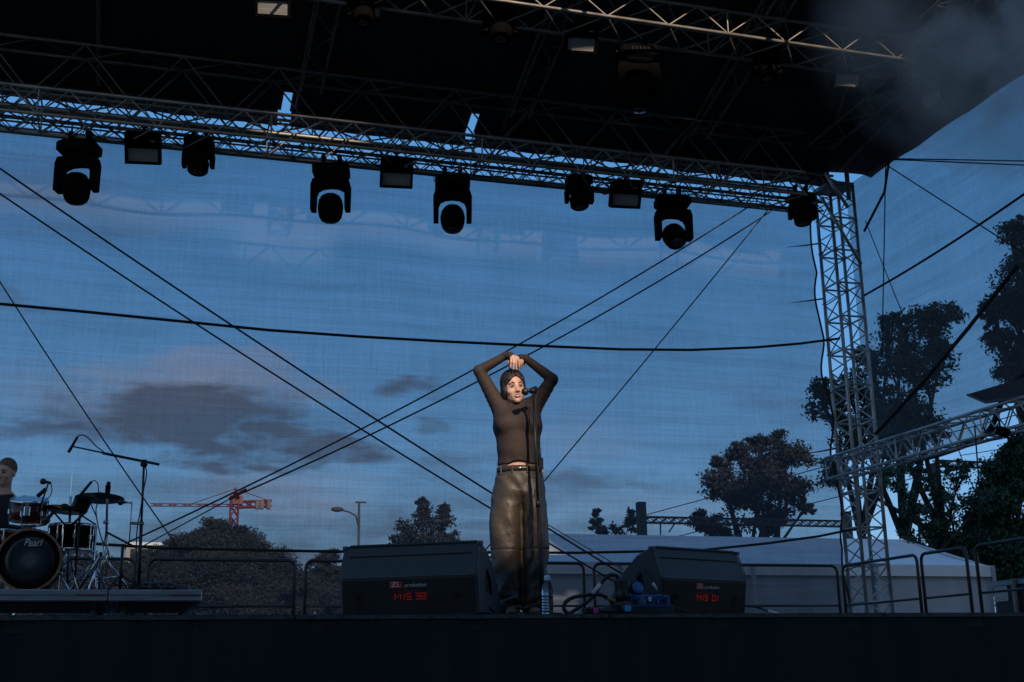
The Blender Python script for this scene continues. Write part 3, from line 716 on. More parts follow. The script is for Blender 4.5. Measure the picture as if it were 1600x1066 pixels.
tree('big dark tree right behind the lattice tower', [(1300, 640, 30), (1328, 600, 28), (1420, 525, 44), (1462, 500, 28), (1400, 570, 46), (1452, 572, 38), (1345, 680, 36), (1425, 640, 52), (1300, 735, 24), (1285, 605, 18), (1478, 545, 20), (1370, 620, 40), (1385, 680, 40), (1450, 675, 30), (1350, 560, 20), (1395, 500, 16)], 32, (1420, 930), M['leaf_a'], .50, .13, .20, 3, 20, spread=.9)
tree('sparse many-stemmed tree seen below the side truss', [(1440, 745, 26), (1500, 735, 24), (1480, 775, 22), (1525, 790, 20), (1425, 790, 24), (1390, 750, 24), (1470, 820, 30), (1430, 850, 28)], 30, (1455, 930), M['leaf_c'], .45, .12, .13, 3, 12, spread=.7)
tree('overhanging tree crown at the right edge behind the side screen', [(1592, 358, 24), (1608, 400, 30), (1572, 478, 34), (1600, 520, 46), (1592, 580, 28), (1545, 492, 20), (1625, 445, 50), (1620, 560, 50), (1560, 525, 22)], 24, (1640, 900), M['leaf_a'], .60, .10, .2, 1, 22)
tree('dense dark tree at the lower right edge beside the tent', [(1570, 755, 36), (1605, 735, 42), (1562, 820, 46), (1605, 850, 60), (1525, 850, 34), (1545, 790, 28), (1590, 700, 22), (1490, 860, 30), (1560, 890, 44)], 30.5, (1590, 940), M['leaf_c'], .9, .13, .22, 1, 26)
tree('large tree mass behind the backdrop between drum kit and left speaker', [(330, 840, 24), (300, 860, 30), (250, 895, 34), (385, 870, 36), (430, 905, 46), (345, 850, 32), (330, 905, 60), (290, 935, 50), (400, 940, 56), (470, 935, 44), (372, 835, 12), (270, 862, 18)], 60, (345, 960), M['leaf_b'], 1.9, .13, .3, 1, 26)
tree('low tree behind the left rail gap next to the left speaker', [(500, 890, 20), (522, 905, 28), (486, 925, 34), (530, 940, 34), (515, 870, 12)], 62, (510, 960), M['leaf_b'], 1.7, .13, .2, 1, 20)
tree('loose feathery tree standing up behind the left speaker', [(660, 800, 20), (688, 812, 20), (636, 832, 20), (668, 838, 30), (702, 842, 16), (655, 785, 10), (695, 795, 9), (625, 845, 14), (650, 860, 26), (690, 865, 26)], 50, (668, 930), M['leaf_b'], .42, .13, .16, 1, 14)
tree('low dark trees behind the drum kit', [(60, 905, 46), (150, 912, 42), (200, 900, 26), (10, 900, 50), (110, 930, 46), (190, 935, 40), (225, 870, 14)], 64, (110, 960), M['leaf_b'], 1.8, .14, .25, 1, 22)

# low far wood closing the horizon left of the tent
n_ = 40000; X_f = rng.uniform(-45, 34, n_); Y_f = rng.uniform(82, 90, n_)
Z_f = rng.uniform(0, 1, n_)**.8*(6.0+.9*np.sin(X_f*.35)+.7*np.sin(X_f*.9+1)+.4*np.sin(X_f*2.3))
wr = empty('wd', (0, 86, 0)); wo_ = leaf_mesh('distant_wood', np.stack([X_f, Y_f, Z_f], 1), .26, M['leaf_b'], wr)
wo_.parent = None; wo_.location = (0, 86, 0); bpy.data.objects.remove(wr); props(wo_, 'low far wood along the horizon behind the backdrop', 'wood', None, 'stuff')

# ------------------------------------------------------------------ far things
def lattice(mb, A, B, w, bay, r, u):
    A = np.array(A, float); B = np.array(B, float); t = B-A; Ln = np.linalg.norm(t); t /= Ln; u = np.array(u, float)*w/2; n = max(2, int(Ln/bay))
    y = np.array([0, w/2, 0])
    for q in (-y, y):
        mb.tube([A-u+q, B-u+q], r, 4); mb.tube([A+u+q, B+u+q], r, 4)
        for i in range(n):
            a = A+t*Ln*i/n; b = A+t*Ln*(i+1)/n
            mb.tube([a-u+q, b+u+q], r*.7, 4); mb.tube([a+u+q, b+q-u], r*.7, 4)
YC = 150
cr = empty('tower_crane', (aY(366, 900, YC)[0], YC, 0), 'distant red tower crane above the trees, seen through the backdrop', 'crane')
m = MB(); c0 = aY(367, 775, YC); lattice(m, (c0[0], YC, 0), c0, .9, 1.2, .10, (1, 0, 0)); m.build('mast', M['crane'], cr)
m = MB(); lattice(m, aY(372, 790, YC), aY(235, 789, YC), .30, 1.5, .035, (0, 0, 1)); m.build('jib', M['crane'], cr)
m = MB(); lattice(m, aY(368, 789, YC), aY(424, 787, YC), .7, 1.0, .12, (0, 0, 1)); m.build('counter_jib', M['crane'], cr)
m = MB()
for x in (402, 409, 420): p = aY(x, 789, YC); m.box(p, (.45, .9, 1.0))
m.build('counterweight', M['cranew'], cr)
m = MB(); p = aY(371, 782, YC); m.box(p, (1.2, 1.0, 1.0)); m.build('cab', M['crane'], cr)
m = MB(); m.tube([aY(368, 764, YC), aY(425, 784, YC)], .05, 4); m.tube([aY(368, 764, YC), aY(300, 787, YC)], .05, 4); m.tube([aY(368, 778, YC), aY(368, 762, YC)], .12, 4); m.build('tie_bar', M['crane'], cr)
YS = 60
a = aY(561, 930, YS); lp = empty('street_lamp', (a[0], YS, 0), 'distant curved street lamp left of the feathery tree', 'street lamp')
MB().tube([(a[0], YS, 0), aY(561, 784, YS)], .10, 8, r2=.06).build('pole', M['concrete'], lp, True)
MB().tube([aY(560, 822, YS), aY(556, 806, YS), aY(545, 800, YS), aY(533, 797, YS)], .045, 6).build('arm', M['concrete'], lp, True)
m = MB(); m.ball(aY(527, 796, YS), (.32, .16, .13)); m.build('lantern', M['concrete'], lp, True)
m = MB(); m.box(aY(564, 785, YS), (.55, .1, .08)); m.build('crossarm', M['concrete'], lp)
YG = 42
a = aY(1006, 900, YG); b = aY(1330, 900, YG)
cg = empty('railway_gantry', (a[0], YG, 0), 'concrete catenary post with thin lattice beam reaching right, behind the backdrop', 'gantry')
MB().box(((a[0]), YG, aY(1006, 785, YG)[2]/2), (.30, .30, aY(1006, 785, YG)[2])).build('post', M['concrete'], cg)
MB().box((b[0], YG, aY(1330, 800, YG)[2]/2), (.30, .30, aY(1330, 800, YG)[2])).build('post', M['concrete'], cg)
m = MB(); zz = aY(1040, 813, YG)[2]; lattice(m, (a[0], YG, zz), (b[0], YG, zz), .22, .35, .025, (0, 0, 1)); m.build('beam', M['concrete'], cg)
MB().tube([aY(1032, 815, YG), aY(1032, 836, YG)], .03, 5).build('dropper', M['concrete'], cg)
MB().tube([aY(1054, 819, YG), aY(1045, 832, YG)], .03, 5).build('dropper', M['concrete'], cg)
for i, (q, r_) in enumerate((((1008, 805), (1620, 640)), ((1060, 838), (1620, 700)))):
    mb = MB(); mb.tube([aY(*q, 44), aY(*r_, 34)], .018, 5); top(mb, 'overhead_wire', M['rope'], ('upper overhead railway wire passing behind the tower', 'lower overhead railway wire passing behind the tower')[i], 'wire')
YH = 36
g2 = empty('railway_gantry', (aY(1475, 900, YH)[0], YH, 0), 'faint lattice beam with posts between the trees below the side truss', 'gantry')
m = MB(); A_ = aY(1460, 724, YH); B_ = aY(1700, 735, YH); lattice(m, A_, (B_[0], YH, A_[2]), .2, .35, .022, (0, 0, 1)); m.build('beam', M['concrete'], g2)
MB().box((A_[0], YH, A_[2]/2), (.2, .2, A_[2])).build('post', M['concrete'], g2)
MB().box((B_[0], YH, A_[2]/2), (.2, .2, A_[2])).build('post', M['concrete'], g2)
for i, (q, r_) in enumerate((((1500, 712), (1640, 690)), ((1490, 700), (1640, 672)))):
    mb = MB(); mb.tube([aY(*q, 38), aY(*r_, 34)], .015, 5); top(mb, 'overhead_wire', M['rope'], ('lower thin wire in the open sky under the side truss', 'upper thin wire in the open sky under the side truss')[i], 'wire')
YB = 90
a = aY(228, 856, YB); bl = empty('distant_building', (a[0], YB, 0), 'small pale building peeking out low behind the drum stands', 'building')
MB().box((a[0], YB, a[2]/2), (2.6, 3, a[2])).build('wall', M['brick'], bl)
MB().box((a[0], YB, a[2]+.12), (2.9, 3.3, .2)).build('roof', M['tent'], bl)
for k in (-.8, 0, .8): MB().box((a[0]+k, YB-1.5, a[2]-.5), (.45, .06, .55)).build('window', M['window'], bl)

# unseen houses added behind the camera, keeping low sun off most of the stage
def house(X0, X1, Y0, H, label, rows, wins):
    h = empty('sun_block_house', ((X0+X1)/2, Y0, 0), label, 'building', 'added sun blocks behind the audience')
    MB().box(((X0+X1)/2, Y0-5, H/2), (X1-X0, 10, H)).build('wall', M['brick'], h)
    MB().box(((X0+X1)/2, Y0-5, H+.1), (X1-X0+.0, 10.1, .2)).build('roof', M['concrete'], h)
    for r_ in range(rows):
        for c_ in range(wins):
            x = X0+(X1-X0)*(c_+.5)/wins; z = 2.2+r_*3.2
            if z < H-1.5: MB().box((x, Y0+.02, z), (1.2, .06, 1.5)).build('window', M['window'], h)
YO = -22.0; tanE = tan(SUN_EL)/cos(SUN_AZ)
def edge_x(X, Y): return X+(Y-YO)*tan(SUN_AZ)
XL = edge_x(1.62, 8.0); XR = edge_x(3.05, 8.0)
zk = DZ+.47+(8.0-YO)*tanE
HL = 9.15+(15.2-YO)*tanE; XM = edge_x(10.9, 17.0)
house(XL-26, XL, YO, HL, 'tall house added as a sun block behind the audience, on the left', 11, 8)
house(XR, XM, YO, HL, 'house added as a sun block behind the audience, right of the narrow gap', 11, 3)
house(XM+.01, XM+36, YO, HL+15.0, 'tallest house added as a sun block behind the audience, on the far right', 11, 12)
house(XL+.002, XR-.002, YO-.5, zk, 'narrow lower house added in the gap as a low sun block', 4, 1)

zt_ = DZ+2.05+(8.0-YO+1.7)*tanE
br = empty('sun_block_bridge', ((XL+XR)/2, YO-2, zt_), 'bridge added as a sun block between the two houses, high above the low one', 'bridge', 'added sun blocks behind the audience')
MB().box(((XL+XR)/2, YO-1.0, (zt_+HL)/2), (XR-XL-.01, 1.2, HL-zt_)).build('wall', M['brick'], br)  # bridge added so sun through the gap reaches only the singer
# ------------------------------------------------------------------ drum riser and kit
RY = 10.4
zt = aY(100, 921, RY)[2]
for i, (x0, x1, l) in enumerate(((-2.9, aY(169, 925, RY)[0]-.004, 'left section of the aluminium-edged drum riser, under the bass drum'), (aY(169, 925, RY)[0]+.004, aY(316, 925, RY)[0], 'right section of the aluminium-edged drum riser, ending short of the left speaker'))):
    r = empty('riser_platform', ((x0+x1)/2, RY, DZ), l, 'platform', 'drum riser sections')
    xm = (x0+x1)/2; w = x1-x0; fr = .095
    m = MB(); m.bbox((xm, RY+.02, zt-fr/2), (w, .045, fr), .008); m.box((xm, RY-.006, zt-.035), (w-.02, .012, .012)); m.box((xm, RY-.006, zt-fr+.014), (w-.02, .012, .010))
    m.box((x1-.02, RY+1.0, zt-fr/2), (.04, 1.9, fr)); m.box((x0+.02, RY+1.0, zt-fr/2), (.04, 1.9, fr)); m.box((xm, RY+2.0, zt-fr/2), (w, .045, fr))
    m.build('frame', M['riser'], r)
    MB().box((xm, RY+1.01, zt-.004), (w-.09, 1.92, .016)).build('platform_top', M['riser_top'], r)
    for (lx, ly) in ((x0+.12, .1), (x1-.10, .1), (x0+.12, 1.9), (x1-.1, 1.9)):
        m = MB(); m.tube([(lx, RY+ly, DZ), (lx, RY+ly, zt-fr)], .028, 10); m.build('leg', M['rail'], r, True)
    MB().box((x1-.13, RY-.0065, zt-.042), (.24, .016, .008)).build('tape', M['redtape'], r)
ZT = zt+.004
DG = 'drum kit'
# bass drum
bc = aY(46.5, 871, 11.0); R = 45.5/F_PX*np.linalg.norm(bc-CAM)*.985; bc[2] = ZT+R+.01
bd_ = empty('bass_drum', (bc[0], bc[1], ZT), 'black-fronted bass drum with a wooden hoop and white script on its skin', 'drum', DG)
yw = radians(-4); ax = np.array([sin(yw), -cos(yw), 0])
MB().lathe([(R*.95, -.42), (R*.95, 0)], bc, ax, 40).build('shell', M['drumred'], bd_, True)
m = MB(); m.lathe([(R*.93, -.01), (R, -.01), (R, .035), (R*.93, .035), (R*.93, -.01)], bc, ax, 48); hp = m.build('hoop', M['wood'], bd_)
m = MB(); m.lathe([(R*.935, .012), (R*.6, .013), (0, .0135)], bc, ax, 40); skn = m.build('skin', M['drumskin'], bd_, True)
sx_ = np.array([cos(yw), sin(yw), 0])
text('Pearl', 'lettering', M['white'], bc+ax*.0155+np.array([0, 0, R*.55])+sx_*.015, sx_, (0, 0, 1), .082, skn, shear=.35, xs=.85)
m = MB(); m.box(bc+ax*.0155+np.array([0, 0, R*.45])+sx_*.02, (.085, .002, .004)); m.build('underline', M['white'], skn)
for k in range(8):
    t = 2*pi*(k+.5)/8; d = sx_*cos(t)+np.array([0, 0, 1])*sin(t)
    m = MB(); m.tube([bc+d*R*.99+ax*.045, bc+d*R*.99-ax*.07], .008, 6); m.bbox(bc+d*R*.99-ax*.13, (.03, .05, .03), .006); m.build('lug', M['chrome'], bd_)
for sx in (-1, 1):
    MB().tube([bc+sx_*sx*R*.95-ax*.02+np.array([0, 0, -.10]), bc+sx_*sx*(R+.10)+ax*.16+np.array([0, 0, -R])], .009, 6).build('spur', M['chrome'], bd_)
# shadow-less black beater pedal behind; tom on top
def drum(name, label, c, r, h, tiltx, shell, nl=6, skin='skinwhite', leg=0):
    root = empty(name, (c[0], c[1], c[2]-h/2), label, 'drum', DG); ax_ = np.array([0, -sin(tiltx), cos(tiltx)]); c = np.array(c)
    MB().lathe([(r*.97, -h/2), (r*.97, h/2)], c, ax_, 32).build('shell', shell, root, True)
    for e in (-1, 1):
        MB().lathe([(r*.97, e*h/2-.016), (r*1.03, e*h/2-.016), (r*1.03, e*h/2+.012), (r*.97, e*h/2+.012)], c, ax_, 32).build('rim', M['chrome'], root, True)
    MB().lathe([(r*.97, h/2+.003), (0, h/2+.004)], c, ax_, 32).build('skin', M[skin], root, True)
    u = np.array([1., 0, 0]); w = np.cross(ax_, u)
    for k in range(nl):
        t = 2*pi*(k+.25)/nl; d = u*cos(t)+w*sin(t)
        m = MB(); m.tube([c+d*r*1.04-ax_*h/2, c+d*r*1.04+ax_*h/2], .005, 6); m.bbox(c+d*r*1.02, (.026, .026, .05), .006); m.build('lug', M['chrome'], root)
    for k in range(leg):
        t = 2*pi*(k+.1)/leg; d = u*cos(t)+w*sin(t); p = c+d*(r*1.06)
        MB().tube([(p[0], p[1], c[2]+.1), (p[0], p[1], ZT+.01)], .007, 6).build('leg', M['chrome'], root)
    return root
tmc = aY(45, 799, 11.15)
drum('tom_drum', 'dark red tom drum with chrome rims mounted over the bass drum', tmc, .150, .19, radians(16), M['drumred'])
mb = MB(); mb.tube([tmc+np.array([0, .05, -.1]), bc+np.array([0, .15, R*.9])], .014, 8); mb.bbox(tmc+np.array([0, -.17, -.02]), (.05, .03, .09), .008); top(mb, 'tom_mount', M['chrome'], 'chrome post joining the red tom to the bass drum', 'drum hardware')
fc = aY(111, 841, 11.3)
drum('floor_tom', 'black floor tom with chrome lugs right of the bass drum', fc, .185, .21, 0, M['housing'], 8, leg=3)
sc2 = aY(-10, 850, 11.8)
drum('snare_drum', 'dark drum cut by the left edge of the photo, beside the drummer', aY(2, 842, 11.5), .17, .14, radians(4), M['drumred'], 8)
# stands
def tripod(root, base, h, spread, mt, r=.010, twist=.3, hub=None):
    b = np.array(base, float); hub = hub or h
    for k in range(3):
        t = twist+2*pi*k/3; d = np.array([cos(t), sin(t), 0])
        m = MB(); m.tube([b+np.array([0, 0, hub]), b+d*spread+np.array([0, 0, .012])], r, 6); m.ball(b+d*spread+np.array([0, 0, .015]), .018, 8, 6)
        m.build('leg', mt, root, True)
        MB().tube([b+np.array([0, 0, hub*.35]), b+d*spread*.55+np.array([0, 0, hub*.45])], r*.7, 6).build('strut', mt, root, True)
def cymbal(label, c, r, tilt, m_, name='cymbal'):
    ax_ = np.array([sin(tilt[0]), -sin(tilt[1]), 1.]); ax_ /= np.linalg.norm(ax_)
    mb = MB(); mb.lathe([(r, -.018), (r*.995, -.014), (r*.6, .0), (r*.24, .012), (r*.18, .03), (.01, .038), (.0, .036), (r*.17, .026), (r*.23, .008), (r*.6, -.005), (r*.99, -.020)], c, ax_, 40)
    o = top(mb, name, m_, label, 'cymbal', 'cymbals of the kit', True); return o
c1 = aY(156, 776, 11.0)
cymbal('dark teal-looking cymbal on the tall chrome stand, right side of the kit', c1, .205, (.02, -.10), M['bronze_teal'])
s1 = empty('cymbal_stand', (aY(157, 905, 11.0)[0], 11.05, ZT), 'tall chrome cymbal stand on tripod legs, right side of the kit', 'stand', DG)
bX = aY(156, 905, 11.05)[0]
MB().tube([(bX, 11.05, ZT+.03), (bX+.03, 11.03, (ZT+c1[2])/2+.1)], .014, 8).build('lower_tube', M['chrome'], s1, True)
MB().tube([(bX+.03, 11.03, (ZT+c1[2])/2+.05), c1+np.array([.06, 0, .02]), c1+np.array([.065, 0, .13])], .010, 8).build('upper_tube', M['chrome'], s1, True)
m = MB(); m.tube([c1+np.array([.06, 0, .03]), c1+np.array([.062, 0, .10])], .022, 8); m.ball(c1+np.array([.064, 0, .115]), .018, 8, 6); m.build('wing_nut', M['housing'], s1, True)
for z in (.30, .42, .60): MB().bbox((bX+.02, 11.03, ZT+z), (.05, .04, .03), .006).build('clamp', M['chrome'], s1)
tripod(s1, (bX, 11.05, ZT), .36, .27, M['chrome'], .013, .25, .34)
c2 = aY(101, 794, 11.15)
cymbal('brown bronze cymbal behind the tom, lower and left of the other cymbal', c2, .165, (.10, -.12), M['bronze'])
s2 = empty('cymbal_stand', (aY(107, 905, 11.2)[0], 11.2, ZT), 'dark cymbal stand beneath the brown cymbal', 'stand', DG)
b2 = (aY(107, 905, 11.2)[0], 11.2, ZT)
MB().tube([b2, c2+np.array([.04, 0, .10])], .011, 8).build('tube', M['chrome'], s2, True); tripod(s2, b2, .3, .2, M['chrome'], .010, 1.0)
m = MB(); m.tube([c2+np.array([.04, 0, .03]), c2+np.array([.04, 0, .36])], .004, 6); m.build('rod', M['chrome'], s2)
cymbal('pale cymbal edge cut by the left photo edge next to the drummer', aY(-16, 752, 11.2), .16, (1.45, .1), M['bronze'])
# black percussion box between cymbals
mb = MB(); p = aY(126, 790, 11.1); mb.bbox(p, (.14, .10, .12), .02, Euler((.2, .3, .2)).to_matrix()); mb.tube([p+np.array([.0, 0, -.05]), aY(117, 905, 11.1)], .010); top(mb, 'drum_microphone', M['black'], 'chunky black microphone on its post between the two cymbals', 'microphone', DG)
s3 = empty('hardware_stand', (aY(147, 905, 11.3)[0], 11.3, ZT), 'short chrome double-braced stand just left of the tall cymbal stand', 'stand', DG)
b3 = np.array([aY(144, 905, 11.3)[0], 11.3, ZT]); MB().tube([b3, aY(150, 822, 11.3)], .012, 8).build('tube', M['chrome'], s3, True); tripod(s3, b3, .3, .2, M['chrome'], .011, .8)
# mics
def mic_stick(p, q, r=.012, name='microphone', label='', m_=None, group=None, head=True):
    p = np.array(p); q = np.array(q); root = empty(name, q, label, 'microphone', group)
    MB().tube([q, p], r*.8, 10, r2=r).build('body', m_ or M['black'], root, True)
    d = (p-q)/np.linalg.norm(p-q)
    if head: MB().ball(p+d*r*1.0, r*1.9, 12, 8).build('grille', M['micgrille'], root, True)
    return root
SG = 'microphone stands around the drums'
ov = empty('boom_stand', (aY(217, 912, 10.9)[0], 10.9, ZT), 'tall black boom microphone stand, rightmost beside the drum kit', 'stand', SG)
b4 = np.array([aY(217, 912, 10.9)[0], 10.9, ZT]); hub = aY(225, 724, 10.9)
MB().tube([b4+np.array([0, 0, .02]), b4*.45+hub*.55], .014, 8).build('lower_tube', M['black'], ov, True)
MB().tube([b4*.5+hub*.5, hub], .010, 8).build('upper_tube', M['black'], ov, True)
MB().tube([aY(115, 698, 10.8), aY(210, 718, 10.9)], .007, 8).build('boom', M['black'], ov, True)
MB().tube([aY(160, 708, 10.9), aY(249, 726, 10.95)], .012, 8).build('counter_tube', M['black'], ov, True)
m = MB(); m.bbox(hub, (.06, .05, .06), .01); m.build('hinge', M['black'], ov)
m = MB(); m.tube([b4, b4+np.array([0, 0, .05])], .09, 20); m.build('base', M['black'], ov, True)
mic_stick(aY(107, 707, 10.8), aY(121, 683, 10.8), .014, label='slim black pencil microphone at the end of the tall boom', group=SG, head=False)
def cable(pts, r, label, m_=None, n=8, name='cable', group=None):
    mb = MB(); mb.tube(spline(pts, n), r, 8); return top(mb, name, m_ or M['rubber'], label, 'cable', group, True)
cable([aY(x, y, 10.85) for x, y in ((121, 683), (126, 680), (136, 683), (150, 697), (163, 707))], .005, 'thin cable arching from the pencil microphone to its boom')
cable([aY(x, y, 10.95) for x, y in ((226, 726), (229, 740), (224, 768), (219, 800), (214, 830), (213, 870), (212, 912))], .005, 'thin cable hanging down along the tall boom stand')
# tom mic
tm = empty('clip_stand', aY(62, 800, 11.0), 'short black boom arm reaching up over the red tom', 'stand', SG)
MB().tube([aY(60, 800, 11.0), aY(75, 757, 10.9)], .008, 6).build('arm', M['black'], tm, True)
MB().tube([aY(58, 776, 10.95), aY(72, 764, 10.95)], .018, 8).build('counter_arm', M['black'], tm, True)
mic_stick(aY(70, 753, 10.9), aY(80, 755, 10.9), .014, label='small round-headed microphone over the red tom', group=SG)
cable([aY(x, y, 10.9) for x, y in ((80, 756), (81, 768), (76, 778), (72, 780))], .004, 'tiny cable loop under the round-headed tom microphone')
mic_stick(aY(127, 772, 10.8), aY(143, 753, 10.85), .014, label='slim black microphone leaning over the left end of the teal cymbal', group=SG, head=False)
cable([aY(x, y, 10.85) for x, y in ((143, 753), (148, 751), (153, 757), (154, 770))], .004, 'small cable loop above the teal cymbal')
# low boom stand (black) under cymbals
lb = empty('boom_stand', (aY(192, 905, 10.8)[0], 10.8, ZT), 'low black boom stand between the chrome tripod and the tall stand', 'stand', SG)
hb = aY(192, 850, 10.8); MB().tube([(hb[0], 10.8, ZT), hb], .012, 8).build('tube', M['black'], lb, True)
MB().tube([aY(165, 831, 10.85), aY(213, 856, 10.75)], .009, 8).build('boom', M['black'], lb, True)
tripod(lb, (hb[0], 10.8, ZT), .14, .2, M['black'], .008, .1)
ba_ = empty('boom_stand', aY(117, 905, 11.05), 'black crossed boom arms in front of the floor tom', 'stand', SG)
mb = MB(); mb.tube([aY(106, 826, 11.1), aY(128, 806, 11.0), aY(134, 800, 11.0)], .011, 8); mb.tube([aY(84, 800, 11.0), aY(106, 826, 11.1)], .008, 6); mb.tube([aY(128, 806, 11.0), aY(150, 820, 11.1)], .007, 6)
mb.build('boom_arm', M['black'], ba_, True)
mic_stick(aY(74, 811, 10.95), aY(84, 800, 11.0), .018, label='black drum microphone pointing down left at the floor tom', group=SG)
ch = empty('clamp_rod', aY(203, 846, 10.9), 'chrome angled rod with clamp left of the tall boom stand', 'drum hardware', SG)
MB().tube([aY(202, 848, 10.9), aY(206, 788, 10.9)], .006, 6).build('rod', M['chrome'], ch, True)
MB().tube([aY(206, 786, 10.9), aY(196, 785, 10.85)], .009, 6).build('elbow', M['chrome'], ch, True)
m = MB(); m.bbox(aY(214, 818, 10.88), (.13, .03, .022), .005); m.build('clamp', M['chrome'], ch)
mic_stick(aY(191, 785, 10.85), aY(197, 785, 10.85), .014, label='small dark microphone on the chrome angled rod', group=SG)
mb = MB()
for k in range(9):
    a0 = aY(210+k*6, 921, 10.75+.05*(k % 3)); mb.tube(spline([a0+np.array([.0, 0, 0]), a0+np.array([.06, .05, .03*(k % 2)+.02]), a0+np.array([.13, -.04, .01]), a0+np.array([.2, .03, -.01])], 5), .014, 6)
top(mb, 'cable_heap', M['rubber'], 'heap of black cables lying on the right end of the drum riser', 'cable')
cable([aY(x, y, 10.9) for x, y in ((155, 780), (150, 800), (158, 840), (170, 865), (165, 900))], .005, 'cable dropping behind the chrome cymbal stand', group='cables hanging in the drum kit')
cable([aY(x, y, 11.0) for x, y in ((140, 776), (143, 790), (150, 806), (152, 815))], .005, 'cable dropping from the left end of the teal cymbal', group='cables hanging in the drum kit')

# ------------------------------------------------------------------ floor monitors
def monitor(x0px, y0px, Yp, yaw, wdt, label, code, mirror=False):
    """origin at bottom middle of the audience-side face; local +y goes away from the camera"""
    root = empty('floor_monitor', (0, 0, 0), label, 'speaker', 'stage monitor speakers')
    prof = [(.035, 0.0), (.0, .235), (.075, .435), (.10, .445), (.23, .405), (.36, .31), (.47, .19), (.54, .07), (.53, 0.0)]
    hw = wdt/2; n = len(prof); m = MB(); bev = .015
    v = []
    for X, ins in ((-hw, bev), (-hw+bev, 0), (hw-bev, 0), (hw, bev)):
        for (y, z) in prof:
            yc, zc = .25, .20; k = 1-ins/.25
            v.append((X, yc+(y-yc)*k, max(0, zc+(z-zc)*k)))
    f = []
    for s_ in range(3):
        for i in range(n): f.append((s_*n+i, s_*n+(i+1) % n, (s_+1)*n+(i+1) % n, (s_+1)*n+i))
    f.append(tuple(range(n-1, -1, -1))); f.append(tuple(range(3*n, 4*n))); m.add(v, f); cab = m.build('cabinet', M['cab'], root)
    # lower face recess plate, darker
    a = np.array([.035, 0.0]); b_ = np.array([0, .235]); d = (b_-a)/np.linalg.norm(b_-a); nn = np.array([-d[1], d[0]])   # outward (towards -y)
    def face(x, s_, off=.004): q = a+d*s_+nn*off; return np.array([x, q[0], q[1]])
    m = MB(); vs = [face(-hw+.02, .008), face(hw-.02, .008), face(hw-.02, .225), face(-hw+.02, .225)]; m.add(vs+[p+np.array([0, .003, 0]) for p in vs], [(0, 1, 2, 3), (7, 6, 5, 4), (0, 4, 5, 1), (1, 5, 6, 2), (2, 6, 7, 3), (3, 7, 4, 0)])
    m.build('connector_plate', M['cab_dark'], root)
    for sx in (-1, 1):
        m = MB(); c = face(sx*(hw-.13), .11, .006); m.lathe([(.0, 0), (.022, 0), (.026, .002), (.026, -.003)], c, (0, nn[0], nn[1]), 20, 1, 1.4); m.build('corner_vent', M['cab_dark'], root, True)
    aa = (1, 0, 0); bb = (0, d[0], d[1])
    m = MB(); q = face(-.075 if not mirror else -.065, .193, .0065); m.box(q, (.085, .003, .040), Euler((math.atan2(-d[0], d[1]), 0, 0)).to_matrix()); lg = m.build('logo_panel', M['red'], root)
    text('ZL', 'logo_letters', M['white'], face(-.075 if not mirror else -.065, .193, .0105), aa, bb, .045, lg, xs=1.2)
    text('production', 'lettering', M['white'], face(.055 if not mirror else .06, .188, .006), aa, bb, .034, root, xs=.95)
    text('. . . . . . . . . . . .', 'indicator_row', M['led_dim'], face(-.005, .158, .006), aa, bb, .03, root)
    SG_ = {'M': [[(0, 0), (0, 1), (.5, .45), (1, 1), (1, 0)]], 'I': [[(.5, 0), (.5, 1)]], 'S': [[(1, 1), (0, 1), (0, .5), (1, .5), (1, 0), (0, 0)]],
           '3': [[(0, 1), (1, 1), (1, 0), (0, 0)], [(0, .5), (1, .5)]], '2': [[(0, 1), (1, 1), (1, .5), (0, .5), (0, 0), (1, 0)]],
           '0': [[(0, 0), (0, 1), (1, 1), (1, 0), (0, 0)]], '1': [[(.5, 0), (.5, 1)]]}
    m = MB(); x_ = -.085
    for chh in code:
        if chh == ' ': x_ += .012; continue
        wd_ = .038 if chh == 'M' else .028
        for pl_ in SG_[chh]: m.tube([face(x_+q[0]*wd_, .10+q[1]*.036, .006) for q in pl_], .0022, 4)
        x_ += wd_+.010 if chh not in 'I1' else wd_+.002
    m.build('display_digits', M['led'], root)
    # sloping upper face: seam line
    a2 = np.array([0, .235]); b2_ = np.array([.075, .435]); d2 = (b2_-a2)/np.linalg.norm(b2_-a2); n2 = np.array([-d2[1], d2[0]])
    def f2(x, s_, off=.002): q = a2+d2*s_+n2*off; return np.array([x, q[0], q[1]])
    m = MB(); m.tube([f2(-hw+.05, .150), f2(hw-.05, .150)], .0045, 5); m.build('seam', M['cab_dark'], root)
    m = MB(); m.tube([f2(-hw+.02, .002), f2(hw-.02, .002)], .004, 5); m.tube([f2(hw-.004, .01), f2(hw-.006, .20)], .005, 5); m.tube([f2(-hw+.004, .01), f2(-hw+.006, .20)], .005, 5); m.build('trim', M['edge'], root)  # pale strips paint the highlight along the cabinet edges
    # perforated grille over the ridge: a row of teeth between holes
    m = MB(); k_ = 30
    for k in range(k_):
        x = -hw+.05+(wdt-.1)*k/(k_-1); m.box((x, .078, .448), (.015, .014, .012)); m.box((x+.012, .095, .4535), (.010, .02, .006))
    m.tube([(-hw+.03, .072, .444), (hw-.03, .072, .444)], .004, 5); m.tube([(-hw+.03, .10, .449), (hw-.03, .10, .449)], .004, 5)
    m.build('grille', M['grille'], root)
